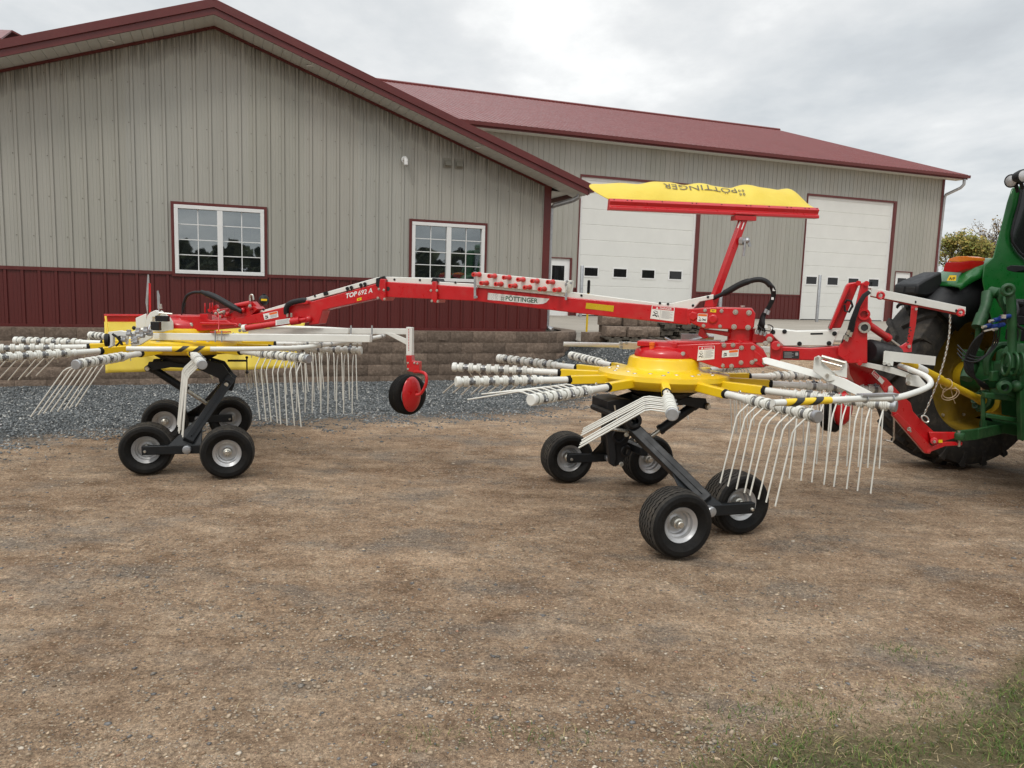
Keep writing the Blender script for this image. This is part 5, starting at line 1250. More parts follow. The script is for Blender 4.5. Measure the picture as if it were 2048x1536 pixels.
hpoly(m, [(1629, 715, 5.12), (1638, 711, 5.12), (1645, 716, 5.12), (1648, 727, 5.12), (1668, 745, 5.10), (1676, 760, 5.09), (1655, 763, 5.10), (1640, 752, 5.12), (1626, 742, 5.12)], .012)
hpoly(m, [(1682, 722, 5.08), (1693, 722, 5.07), (1695, 728, 5.07), (1694, 756, 5.06), (1676, 752, 5.08), (1664, 742, 5.09), (1686, 740, 5.07)], .012); GA = m.build('guard_bracket', 'offwhite', RK, bevel=.003)
m = MB(); m.cyl(hp(1643, 713, 5.10), hp(1690, 726, 5.05), .012, 8); m.cyl(hp(1643, 722, 5.10), hp(1684, 733, 5.05), .008, 8)
for x, y in ((1634, 716), (1654, 750), (1684, 729)): m.lathe([(0, .03), (.011, .03), (.013, 0)], hp(x, y, 5.11), NC, 6)
m.build('bracket_bolts', 'zinc', GA)
m = MB(); hpoly(m, [(1718, 722, 5.45), (1790, 736, 5.30), (1812, 744, 5.28), (1830, 752, 5.28), (1815, 756, 5.28), (1765, 742, 5.35), (1718, 731, 5.45)], .04)
hpoly(m, [(1814, 747, 5.26), (1838, 752, 5.26), (1852, 768, 5.24), (1846, 776, 5.24), (1818, 771, 5.26), (1812, 766, 5.26)], .012); GB_ = m.build('guard_bracket', 'offwhite', RK, bevel=.003)
m = MB()
for x, y in ((1817, 751), (1816, 766)): m.lathe([(0, .02), (.013, .02), (.015, 0)], hp(x, y, 5.25), NC, 8)
m.build('bracket_bolts', 'zinc', GB_)
rz_ = 1.17
rp = spl([G(253, 697.5, rz_), G(330, 698, rz_), G(420, 698, rz_), G(520, 697.5, rz_), G(600, 695, rz_), G(660, 688, rz_+.02), G(715, 680, rz_+.03), G(755, 674.5, rz_+.05), G(766, 669, rz_+.07), G(745, 664, rz_+.07), G(690, 659.5, rz_+.07), G(620, 656, rz_+.07), G(540, 654, rz_+.07)])
m = MB(); m.tube(rp, .019, 14); GR = m.build('guard_tube', 'offwhite', RK); hazard(rp, 7, 12, .019, GR)
m = MB()
for i in (28, 30, 44, 46): m.torus(rp[i], rp[i+1]-rp[i], .022, .006, 16, 6)
m.build('tube_clamps', 'galv', GR)
# rails under the beam and the feeler wheel at the rear rotor
m = MB(); m.bar(mp(302, 673, .36), mp(742, 677, .30), .05, .062); m.bar(mp(500, 663, -.02), mp(700, 662, -.02), .06, .05); R1 = m.build('rear_rail', 'offwhite', RK, bevel=.005)
m = MB(); m.bar(mp(690, 662, -.05), mp(815, 663, -.05), .05, .05); hpo = [mp(x, y, -.02) for x, y in ((768, 666), (785, 666), (813, 678), (813, 690))]; m.prism(hpo, NC*-.02)
poly(m, [(812, 654), (824, 655), (824, 711), (812, 711)], .0, .045); R2 = m.build('feeler_arm', 'offwhite', RK, bevel=.004)
m = MB()
for k in range(14): m.lathe([(0, .001), (.0045, .001)], mp(817.5, 659+k*3.2, .0), NC, 8)
m.build('holes', 'decalred', R2, recalc=False)
m = MB()
for x in (702, 744): m.bar(mp(x, 651, .03), mp(x, 680, .03), .008, .012); m.bar(mp(x, 651, -.10), mp(x, 680, -.10), .008, .012)
for x in (430.5, 443.5): m.tube([mp(x, 661, .39), mp(x, 684, .39)], .006, 8)
m.build('u_bolts', 'galv', R1)
m = MB(); poly(m, [(812, 711), (823, 711), (824, 722), (838, 724), (838, 741), (828, 745), (814, 742)], .012, .06); m.tube(spl([mp(828, 744, .0), mp(842, 744, .05), mp(852, 750, .08), mp(852, 768, .09), mp(842, 787, .09), mp(832, 790, .085)], 4), .013, 10); FF = m.build('feeler_fork', 'red', RK, bevel=.003)
m = MB(); bolts(m, [(816, 726), (816, 738), (829, 726), (835, 727)], .013, .007, .01); m.build('bolts', 'zinc', FF)
def feeler(c, ax, parent_label=None):
    ax = Vector(ax).normalized(); R = .182; hw = .056; h = MB(); h.lathe([(0, .05), (.012, .05), (.022, .04), (.026, -.04), (0, -.04)], c, ax, 14); H = h.build('feeler_wheel', 'galv', RK)
    prof = [(R*.55, -hw*.7), (R*.62, -hw*.95), (R*.8, -hw*1.02), (R*.93, -hw*.9)]
    for i in range(4):
        a = -hw*.8+1.6*hw*i/4; b = a+.4*hw; prof += [(R-.006, a+.001), (R, a+.005), (R, b-.005), (R-.006, b-.001)]
    prof += [(R*.93, hw*.9), (R*.8, hw*1.02), (R*.62, hw*.95), (R*.55, hw*.7)]
    t = MB(); t.lathe(prof, c, ax, 48); t.build('tyre', 'rubber', H)
    r = MB(); r.lathe([(0, .0), (.06, .0), (.075, .01), (.085, .04), (R*.57, .055), (R*.58, .05), (R*.5, .0), (R*.57, -.05), (R*.58, -.055), (0, -.02)], c, ax, 36); r.build('rim', 'rim', H)
    return H
fc_ = at(815, 789, 6.95); fax = Vector((.70, -.72, 0)).normalized(); feeler(fc_, fax)
m = MB(); q = fc_+fax*.07; m.sphere(q+Vector((-.01, 0, .01)), .162, 20, 14, (.66, .64, 1.0)); o = m.build('wheel_shield', 'red', RK)
for i, v in enumerate(o.data.vertices):
    w_ = v.co + Vector(ORG[RK.name]) - q; dpt = w_.dot(fax); v.co -= fax*(dpt*.62) if dpt > 0 else fax*dpt
# matching feeler wheel behind the front rotor
fc2 = at(1666, 822, 6.7); feeler(fc2, fax); m = MB(); q = fc2+fax*.07; m.sphere(q+Vector((0, 0, .03)), .15, 18, 12, (.62, .6, 1.0)); m.bar(q+Z3*.1, q+Z3*.33, .05, .05); m.build('wheel_shield', 'red', RK)
m = MB(); m.bar(q+Z3*.33, q+Z3*.52, .04, .06); m.bar(at(1245, 692, 6.6), at(1640, 702, 6.6), .05, .05); m.build('front_rail', 'offwhite', RK, bevel=.004)
m = MB(); m.tube([at(1127, 688, 6.3), at(1240, 690.5, 6.3)], .019, 14); m.bar(at(1238, 690, 6.3), at(1292, 692, 6.3), .05, .05); hpoly(m, [(1240, 684, 6.28), (1262, 684, 6.28), (1262, 697, 6.28), (1240, 697, 6.28)], .03); FG = m.build('far_guard', 'offwhite', RK, bevel=.002)
m = MB()
for x, y in ((1243, 686.5), (1243, 695), (1253, 686)): m.lathe([(0, .015), (.012, .015), (.014, 0)], at(x, y, 6.28), NC, 8)
m.lathe([(.012, .001), (.018, .001)], at(1127, 688, 6.3), Vector((-1, 0, 0)), 10); m.build('bolts', 'galv', FG)
m = MB(); a, b = at(1362, 673, 6.2), at(1410, 674, 6.2); m.bar(a, b, .03, .045); m.cyl(b, b+(b-a)*.35, .022, 12); m.tube(spl([at(1410, 674, 6.2), at(1395, 678, 6.15), at(1372, 682, 6.1), at(1350, 684, 6.1), at(1330, 676, 6.15)], 4), .009, 8);  m.build('linkage', 'galv', RK)
# ---------------------------------------------------------------- folded swath sheets
def sheet(fn, nu, nv, th, name, parent, mat='tarp'):
    vs_ = [fn(i/nu, j/nv) for j in range(nv+1) for i in range(nu+1)]; m = MB(); m.add(vs_, [(j*(nu+1)+i, j*(nu+1)+i+1, (j+1)*(nu+1)+i+1, (j+1)*(nu+1)+i) for j in range(nv) for i in range(nu)])
    o = m.build(name, mat, parent, angle=80); s_ = o.modifiers.new('thickness', 'SOLIDIFY'); s_.thickness = th; return o
ta, tb = at(1217, 409, 5.66), at(1634, 427, 6.02); td = (tb-ta).normalized(); tn_ = Vector((td.y, -td.x, 0)).normalized(); tn_ = tn_ if tn_.y < 0 else -tn_
m = MB(); m.prism([ta+Z3*.042+tn_*.012, ta+Z3*.022+tn_*.030, ta-Z3*.006+tn_*.018, ta-Z3*.020+tn_*.034, ta-Z3*.040+tn_*.034, ta-Z3*.040-tn_*.03, ta+Z3*.042-tn_*.014], tb-ta)
q = at(1487, 437, 5.88); m.bar(q-td*.085, q+td*.085, .08, .035); m.bar(q-td*.09+Z3*.03, q+td*.09+Z3*.03, .09, .012); SB_ = m.build('sheet_bar', 'red', RK, bevel=.003)
m = MB()
for k in (.02, .08, .1, .24, .38, .40, .52, .64, .66, .75, .84, .86, .93, .95, .99):
    m.lathe([(0, .006), (.005, .006), (.006, 0)], ta.lerp(tb, k)+Z3*.032+tn_*.017, tn_, 6)
m.build('rivets', 'black', SB_)
TL = (tb-ta).length
def tarpf(u, v):
    # v 0 at the bar, 1 at the folded-back upper edge; the left end sags into a rounded pocket
    L_ = smooth(u/.16); R_ = smooth((1-u)/.10)
    wav = .010*math.sin(u*29+.6)*v + .007*math.sin(u*17+2)*v + .004*math.sin(u*53+v*4)*v
    h = .178*math.sin(min(1, v*1.02)*1.45)*(.18+.82*R_)*(.80+.20*L_)
    s_ = u*TL - .155*math.sin(v*2.85)*(1-L_)*(1-u) + .02*v*(1-R_)
    back = .30*v + .02*math.sin(u*23)*v
    return ta + td*(s_+.085*v) + Z3*(.036+h+wav*(.3+.7*L_*R_)) - tn_*back + tn_*(.03*math.sin(v*math.pi))
TS = sheet(tarpf, 120, 16, .003, 'swath_sheet', SB_)
# lettering on the sheet: it stands on its head from this side
vsT, fsT = textmesh('PÖTTINGER', 1.0, .0); x0 = min(v[0] for v in vsT); x1 = max(v[0] for v in vsT); m = MB()
def tmap(a, b):
    u = .610-(a-x0)/(x1-x0)*.360; v = .66-b/.72*.25; p = tarpf(u, v); dv = tarpf(u, v+.01)-tarpf(u, v-.01); du = tarpf(u+.01, v)-tarpf(u-.01, v); n_ = du.cross(dv).normalized()
    return p + (n_ if n_.y < 0 else -n_)*.005
# split long edges so the letters follow the cloth
m.add([tmap(a, b) for a, b in vsT], fsT)
for (du_, dv_) in ((0, 0), (.017, 0), (0, .16), (.017, .16)):
    ring = [(.622+du_+.006*math.cos(k), .36+dv_+.055*math.sin(k)) for k in np.linspace(0, 6.28, 9)[:-1]]
    inn = [(.622+du_+.003*math.cos(k), .36+dv_+.028*math.sin(k)) for k in np.linspace(0, 6.28, 9)[:-1]]
    def pm(u, v): p = tarpf(u, v); return p + tn_*.006+Z3*.003
    k0 = [pm(*q_) for q_ in ring+inn]; m.add(k0, [(i, (i+1) % 8, (i+1) % 8+8, i+8) for i in range(8)])
m.build('sheet_lettering', surf('faded_print', (.13, .11, .06), .6), TS, recalc=False)
# post of the sheet with its clamp
m = MB(); a, b = mp(1423, 612, .0), at(1487, 437, 5.88); m.bar(a, b, .05, .05); m.prism([mp(x, y, .05) for x, y in ((1412, 598), (1426, 598), (1428, 614), (1408, 614))], NC*-.1); PO = m.build('sheet_post', 'red', RK, bevel=.004)
c_ = a.lerp(b, .74); m = MB(); m.lathe([(0, .05), (.012, .05), (.016, .03), (.03, .026), (.03, .0)], c_+Vector((.03, -.02, 0)), Vector((.8, -.6, .0)), 6); m.sphere(c_+Vector((.075, -.045, .005)), .022, 8, 6); m.cyl(c_+Vector((.06, -.05, 0)), c_+Vector((.055, -.05, -.11)), .009, 10); m.bar(c_+Vector((.07, -.05, .03)), c_+Vector((.10, -.05, -.04)), .012, .02); m.build('clamp_knob', 'galv', PO)
q0, q1 = a.lerp(b, .88), a.lerp(b, .96); nn = Vector((0, -1, 0)); wv = (b-a).normalized().cross(nn).normalized()*.019; e = NC*.0265
m = MB(); m.cur = 0; m.quad(q0-wv+e, q1-wv+e, q1+wv+e, q0+wv+e); m.cur = 1; e = NC*.0275; m.bar(q0.lerp(q1, .35)-wv*.5+e, q0.lerp(q1, .8)+wv*.3+e, .0004, .008, up=NC); m.bar(q0.lerp(q1, .75)-wv*.5+e, q0.lerp(q1, .45)+wv*.6+e, .0004, .007, up=NC); m.build('sticker', ['decal', 'ink'], PO, recalc=False)
# big hose loop over the turret
m = MB(); m.tube(spl([mp(1424, 597, .03), mp(1450, 586, .05), mp(1478, 570, .06), mp(1500, 562, .07), mp(1518, 559, .08), mp(1532, 563, .08), mp(1541, 572, .08)], 5), [.016]*5+[.024]*10+[.020]*16, 12)
LP_ = m.build('hose_sleeve', 'black', RK)
m = MB()
for k in range(4): m.tube(spl([mp(1534+k, 563+k, .08), mp(1541+k*2.3, 575, .08+.01*k), mp(1544+k*1.9, 592, .08), mp(1536+k*2, 612, .07), mp(1524+k*2, 630, .06), mp(1518+k*3.4, 650, .05+.02*k), mp(1515+k*5, 668, .04)], 5), .0075, 8)
m.tube(spl([mp(1524, 664, .06), mp(1535, 650, .10), mp(1546, 655, .1), mp(1540, 668, .06)], 4), .004, 6); m.tube(spl([mp(1515, 650, .09), mp(1528, 660, .12), mp(1540, 662, .1)], 4), .004, 6); m.build('hoses', 'black', LP_)
m = MB()
for x, y, w_ in ((1548, 579, .018), (1545, 597, .016), (1532, 653, .02)): m.box(mp(x, y, .11), (w_, .004, w_*1.1))
m.build('hose_tags', 'white', LP_); m = MB()
for x, y in ((1533, 618), (1538, 621), (1516, 660), (1524, 662), (1532, 664)): m.cyl(mp(x, y, .09), mp(x-3, y+8, .09), .011, 8)
m.build('hose_fittings', 'galv', LP_)
random.seed(12)
m = MB(); m.tube(spl([at(262, 682, 6.3), at(276, 672, 6.3), at(292, 668, 6.3), at(300, 650, 6.35)], 4), .008, 8)
for x, y in ((258, 668), (268, 676), (276, 664), (284, 672), (292, 662), (300, 668), (272, 684), (248, 680)):
    c_ = at(x, y, 6.32+random.uniform(-.05, .05)); m.cyl(c_-D_*.02, c_+D_*.02, .016, 10); m.box(c_+Z3*.02, (.03, .02, .03))
m.build('guard_lock', 'galv', RK)
# ---------------------------------------------------------------- rear rotor top works
m = MB(); poly(m, [(344, 636), (352, 632), (400, 632), (420, 640), (452, 640), (472, 652), (472, 656), (400, 662), (345, 663), (330, 660), (340, 648)], .13, .26); poly(m, [(400, 644), (470, 646), (476, 650), (398, 650)], .16, .02); BR = m.build('rear_body', 'red', RK, bevel=.006)
m = MB(); poly(m, [(452, 640), (462, 626), (485, 614), (510, 613), (515, 618), (500, 632), (480, 640), (470, 652)], .06, .12); poly(m, [(466, 612), (490, 605), (506, 603), (514, 613), (506, 622), (470, 622)], .03, .06); m.cyl(mp(428, 624, .06), mp(458, 620, .05), .020, 12); m.cyl(mp(470, 612, .07), mp(500, 606, .07), .022, 12)
m.bar(mp(404, 633, .10), mp(420, 633, .10), .06, .05); m.bar(mp(418, 622, .04), mp(436, 612, .04), .03, .03)
for x, y0, y1 in ((410, 606, 626), (420, 606, 622), (425, 605, 620)): m.cyl(mp(x, y1, .07), mp(x, y0, .07), .007, 8)
for x, y in ((444, 632), (455, 628), (437, 630), (486, 620), (500, 616)): m.sphere(mp(x, y, .08), .022, 10, 6)
m.tube([mp(437, 662, .34), mp(438, 645, .30), mp(437, 627, .20)], .005, 6); m.bar(mp(424, 664, .36), mp(458, 664, .36), .06, .010)
m.build('tilt_works', 'red', RK, bevel=.003)
m = MB(); bolts(m, [(353, 649.5), (368, 649.5), (382, 650)], .131, .018, .012); bolts(m, [(437, 621), (448, 624), (432, 627), (440, 634), (500, 612), (480, 650), (480, 661)], .10, .011, .016); m.cyl(mp(450, 622, .1), mp(438, 626, .1), .010, 8); m.build('bolts', 'zinc', BR)
m = MB(); m.tube(spl([mp(366, 626, .06), mp(367, 610, .07), mp(374, 592, .08), mp(388, 585, .08), mp(404, 585, .08)], 5), .014, 10); m.tube(spl([mp(366, 620, .07), mp(371, 606, .09), mp(360, 640, .1)], 4), .005, 6); m.tube(spl([mp(403, 584, .08), mp(430, 594, .09), mp(462, 612, .10), mp(484, 623, .09)], 4), [.020]*2+[.028]*8+[.022]*3, 12)
m.build('rear_hose', 'black', RK); m = MB(); m.tube(spl([mp(573, 628, .09), mp(573, 616, .10), mp(582, 606, .10), mp(605, 601, .09), mp(612, 602, .08)], 4), .024, 10); RH = m.build('rear_hoses', 'black', RK)
m = MB(); m.cyl(mp(575, 627, .1), mp(575, 634, .1), .010, 8); m.cyl(mp(583, 626, .1), mp(583, 634, .1), .010, 8); m.tube(spl([mp(500, 602, .03), mp(500, 592, .03), mp(505, 590, .03), mp(507, 600, .03)], 4), .008, 8); m.build('hose_fittings', 'zinc', RH)
m = MB(); q = mp(528, 600, .02); m.sphere(q, .045, 16, 12, (1, 1, 1.05)); m.cyl(q, q+Z3*.055, .014, 10); AC = m.build('accumulator', 'black', RK)
m = MB(); nn = (E0-q).normalized(); sx = Z3.cross(nn).normalized(); p = q+nn*.0465; m.quad(p-sx*.025-Z3*.008, p+sx*.025-Z3*.008, p+sx*.025+Z3*.01, p-sx*.025+Z3*.01); m.build('sticker', 'yellow', AC, recalc=False)
m = MB(); a, b = mp(486, 657, .16), mp(582, 643, .10); m.cyl(a+(b-a)*.04, b, .026, 18); m.cyl(b, b+(b-a)*.18, .034, 16); m.cyl(b+(b-a)*.18, b+(b-a)*.36, .018, 12); m.sphere(b+(b-a)*.36, .03, 12, 8); SC = m.build('swing_cylinder', 'red', RK)
m = MB(); m.cyl(a-(b-a)*.0, a+(b-a)*.07, .034, 16); m.build('cylinder_cap', 'offwhite', SC)
p0 = a.lerp(b, .72)+NC*.028-Z3*.016; X_ = (b-a)*.30; m = MB(); m.cur = 0; Y_ = Z3*.045; m.quad(p0, p0+X_, p0+X_+Y_, p0+Y_); m.cur = 1
for k in range(4): m.quad(p0+X_*.1+Y_*(.15+.2*k)+NC*.001, p0+X_*.9+Y_*(.15+.2*k)+NC*.001, p0+X_*.9+Y_*(.22+.2*k)+NC*.001, p0+X_*.1+Y_*(.22+.2*k)+NC*.001)
m.build('sticker', ['decal', 'greyink'], SC, recalc=False)
m = MB(); m.bar(mp(608, 610, .0), mp(608, 640, .0), .03, .03); m.build('pin', 'galv', RK); m = MB(); m.bar(mp(600, 606, .03), mp(624, 604, .03), .14, .03); m.bar(mp(598, 643, .03), mp(622, 641, .03), .12, .03); m.build('lug', 'red', RK, bevel=.003)
# light board, number plate holder and folded guard parts at the rear left
m = MB(); hpoly(m, [(310, 631, 6.9), (322, 621, 6.9), (336, 632, 6.9), (340, 636, 6.9), (345, 644, 6.9), (346, 660, 6.9), (325, 664, 6.9), (306, 664, 6.9), (290, 652, 6.9), (292, 640, 6.9)], .015)
hpoly(m, [(294, 632, 6.8), (300, 625, 6.8), (311, 620, 6.8), (318, 628, 6.8), (312, 634, 6.8), (305, 634, 6.8), (303, 660, 6.8), (290, 668, 6.8), (291, 650, 6.8)], .04)
hpoly(m, [(271, 636, 6.85), (292, 627, 6.85), (292, 658, 6.85), (272, 664, 6.85)], .012)
LBt = m.build('lamp_carrier', 'offwhite', RK, bevel=.004); m = MB(); hpoly(m, [(216, 664, 6.4), (240, 661, 6.4), (256, 664, 6.4), (252, 690, 6.4), (246, 672, 6.4), (226, 672, 6.4), (226, 692, 6.4), (216, 696, 6.4)], .03)
m.build('guard_bracket', 'offwhite', RK, bevel=.004); m = MB(); hpoly(m, [(262, 664, 6.5), (290, 655, 6.5), (304, 662, 6.5), (303, 676, 6.5), (280, 690, 6.5), (262, 694, 6.5)], .02)
m.build('guard_bracket', 'offwhite', RK, bevel=.004); m = MB(); hpoly(m, [(306, 667, 6.7), (318, 667, 6.7), (318, 678, 6.7), (308, 679, 6.7)], .02); m.build('guard_bracket', 'offwhite', RK, bevel=.004)
m = MB(); m.box(at(325, 637, 6.75), (.11, .05, .05)); m.box(at(312, 652, 6.72), (.075, .05, .075)); m.sphere(at(268, 656, 6.75), .018, 8, 6); m.build('tail_lamp', 'black', LBt, bevel=.004); m = MB(); m.tube(spl([at(225, 668, 6.35), at(236, 676, 6.35), at(244, 690, 6.35), at(238, 672, 6.35)], 4), .010, 8)
m.tube(spl([at(250, 676, 6.4), at(240, 684, 6.38), at(232, 692, 6.38)], 3), .008, 8); m.lathe([(0, .01), (.05, .012), (.055, 0), (.05, -.02)], at(213, 680, 6.3), Vector((-1, -.35, 0)), 24); m.build('cables', 'black', LBt)
m = MB(); bolts(m, [(325, 655), (340, 650), (271, 672), (280, 668), (288, 662)], .12, .012, .012); m.cyl(at(262, 688, 6.42), at(290, 668, 6.45), .008, 8); m.cyl(at(318, 626, 6.8), at(345, 628, 6.8), .008, 8); m.cyl(at(322, 618, 6.8), at(321, 608, 6.8), .012, 8); m.sphere(at(265, 670, 6.4), .02, 8, 6); m.sphere(at(285, 660, 6.4), .02, 8, 6); m.build('bolts', 'zinc', LBt)
m = MB(); hpoly(m, [(313.5, 582, 6.9), (316, 581, 6.9), (319, 592, 6.9), (319.5, 612, 6.9), (318, 622, 6.9), (315, 616, 6.9)], .006); m.build('mirror_plate', 'galv', RK)
m = MB(); hpoly(m, [(295, 549, 7.1), (297, 549, 7.1), (298, 566, 7.1), (296, 590, 7.1), (295, 632, 7.1), (291, 605, 7.1)], .006); m.build('marker_board', 'galv', RK)
m = MB(); hpoly(m, [(297, 566, 7.08), (301, 567, 7.08), (301.5, 622, 7.08), (298, 626, 7.08)], .006); m.build('marker_stripe', 'red', RK)
# hanging sheet behind the rear rotor
sa_, sb_ = at(208, 631, 7.75), at(604, 633, 8.75); sd_ = (sb_-sa_).normalized()
m = MB(); m.bar(sa_, sa_.lerp(sb_, .60), .06, .012, w1=.06); m.bar(sa_-Z3*.03, sa_.lerp(sb_, .60)-Z3*.03, .02, .09); SB2 = m.build('sheet_bar', 'red', RK, bevel=.003)
Lr = (sb_-sa_).length
def tarp2(u, v):
    top = sa_ + sd_*(u*Lr*1.02)-Z3*.05; k = .06*v*math.sin(u*7)+.02*math.sin(u*31)*v
    return top - Z3*(.50*v) + sd_*(.16*v*(1-u*1.2)) + Vector((.0, -.35*v, 0)) + Vector((0, k, 0))
sheet(tarp2, 90, 14, .003, 'swath_sheet', SB2)
m = MB(); hpoly(m, [(209, 632, 7.6), (212, 632, 7.6), (222, 708, 7.3), (218, 712, 7.3)], .01); m.build('sheet_edge', 'rimyel', SB2)
# ================================================================== THE TRACTOR
TF = Vector((.9536, .3011, 0)); TR_ = Vector((.3011, -.9536, 0)); TO = Vector((4.93, 7.08, 0))
def T(f_, r_, z_): return TO + TF*f_ + TR_*r_ + Vector((0, 0, z_))
TX = empty('tractor', tuple(TO), 'large green farm tractor seen from behind at the right edge, pulling the hay rake', 'tractor')
RB = Matrix((TF, TR_, Z3)).transposed()
def tb_(m, c, size): return m.box(T(*c), size, RB)
def bigwheel(f_, r_, R, w, inner, name='rear_wheel'):
    """inner = +1 when the inner face looks to +r"""
    c = T(f_, r_, R); ax = TR_*inner; h = MB(); h.lathe([(0, .04), (.10, .04), (.12, .02), (.14, -.10), (0, -.10)], c+ax*(w*.25), ax, 24); H = h.build(name, 'rimyel', TX)
    t = MB(); hw = w/2; r0 = R*.60
    t.lathe([(r0, -hw*.72), (r0+.03, -hw*.86), (R*.74, -hw*1.0), (R*.86, -hw*.98), (R*.93, -hw*.9), (R*.945, -hw*.6), (R*.955, 0), (R*.945, hw*.6), (R*.93, hw*.9), (R*.86, hw*.98), (R*.74, hw*1.0), (r0+.03, hw*.86), (r0, hw*.72)], c, ax, 64)
    n = 20
    for k in range(n):
        for sd in (-1, 1):
            a0 = 2*math.pi*(k+(.5 if sd > 0 else 0))/n; pr = []
            for (s_, da) in ((.02, .30), (.35, .20), (.70, .08), (1.0, .0)):
                aa = a0+da*.75; rad_ = TF*math.cos(aa)+Z3*math.sin(aa); tg = -TF*math.sin(aa)+Z3*math.cos(aa); pr.append((c+ax*(sd*s_*hw), rad_, tg, 1-.04*s_*s_))
            for (p, r1, t1, q1), (p2, r2, t2, q2) in zip(pr, pr[1:]):
                vs_ = []
                for (pp, rr_, tt, qq) in ((p, r1, t1, q1), (p2, r2, t2, q2)):
                    for (hh_, ww) in ((R*.93, .040), (R*qq, .028)):
                        for sg in (-1, 1): vs_.append(pp+rr_*hh_+tt*(ww*sg))
                t.add(vs_, [(0, 1, 3, 2), (4, 6, 7, 5), (0, 4, 5, 1), (2, 3, 7, 6), (0, 2, 6, 4), (1, 5, 7, 3)])
            aa = a0; rad_ = TF*math.cos(aa)+Z3*math.sin(aa); tg = -TF*math.sin(aa)+Z3*math.cos(aa); p = c+ax*(sd*hw)     # shoulder of the lug running down the sidewall
            vs_ = [p+rad_*R*.96+tg*.03, p+rad_*R*.96-tg*.03, p+rad_*R*.80-tg*.018+ax*sd*.004, p+rad_*R*.80+tg*.018+ax*sd*.004, p-ax*sd*.05+rad_*R*.93+tg*.03, p-ax*sd*.05+rad_*R*.93-tg*.03, p-ax*sd*.05+rad_*R*.78-tg*.018, p-ax*sd*.05+rad_*R*.78+tg*.018]
            t.add(vs_, [(0, 1, 2, 3), (7, 6, 5, 4), (0, 4, 5, 1), (1, 5, 6, 2), (2, 6, 7, 3), (3, 7, 4, 0)])
    t.build('tyre', 'rubberd', H, angle=30, bevel=.004)
    r = MB(); f = r0
    r.lathe([(f*1.04, hw*.76), (f*1.06, hw*.70), (f*.98, hw*.66), (f*.93, hw*.4), (f*.90, 0), (f*.86, -hw*.12), (f*.55, -hw*.22), (f*.30, hw*.02), (.16, hw*.10), (0, hw*.10), (0, hw*.06), (.15, hw*.06), (f*.30, -hw*.04), (f*.55, -hw*.28), (f*.86, -hw*.2), (f*.93, -hw*.4), (f*.98, -hw*.66), (f*1.06, -hw*.70), (f*1.04, -hw*.76)], c, ax, 64)
    r.build('rim', surf('shaded_yellow_rim', (.26, .165, .008), .65, var=.3, scale=5, dust=.25), H)  # wheel yellow darkened: the rim's shade is put into the colour, dust over it
    r = MB()
    for k in range(10):
        a = k*.628; q = c + (TF*math.cos(a)+Z3*math.sin(a))*f*.78; r.lathe([(0, .02), (.016, .02), (.018, 0)], q-ax*(hw*.16), ax, 6)
    r.build('wheel_bolts', 'zinc', H); return H
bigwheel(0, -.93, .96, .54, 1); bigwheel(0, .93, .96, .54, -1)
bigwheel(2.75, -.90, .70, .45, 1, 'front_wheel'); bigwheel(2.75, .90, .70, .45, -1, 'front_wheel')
# fenders: black outer extension and green inner shell
def shell(m, prof, a0, a1, n=30):
    vs_ = []; w_ = len(prof(a0))
    for i in range(n+1):
        ad = a0+(a1-a0)*i/n; a = rad(ad)
        for (r_, R_) in prof(ad): vs_.append(T(R_*math.cos(a), r_, .96+R_*math.sin(a)))
    m.add(vs_, [(i*w_+j, i*w_+j+1, (i+1)*w_+j+1, (i+1)*w_+j) for i in range(n) for j in range(w_-1)])
def arc_shell(m, R0, r0, r1, a0, a1, th, n=24, drop=0.0, crown=.05):
    vs_ = []; nr = 6
    for i in range(n+1):
        a = rad(a0+(a1-a0)*i/n)
        for j in range(nr+1):
            t = j/nr; rr_ = r0+(r1-r0)*t; Rr = R0 + crown*math.sin(t*math.pi) - drop*(1-smooth(t*3)) ; vs_.append(T(Rr*math.cos(a), rr_, .96+Rr*math.sin(a)))
    m.add(vs_, [(i*(nr+1)+j, i*(nr+1)+j+1, (i+1)*(nr+1)+j+1, (i+1)*(nr+1)+j) for i in range(n) for j in range(nr)])
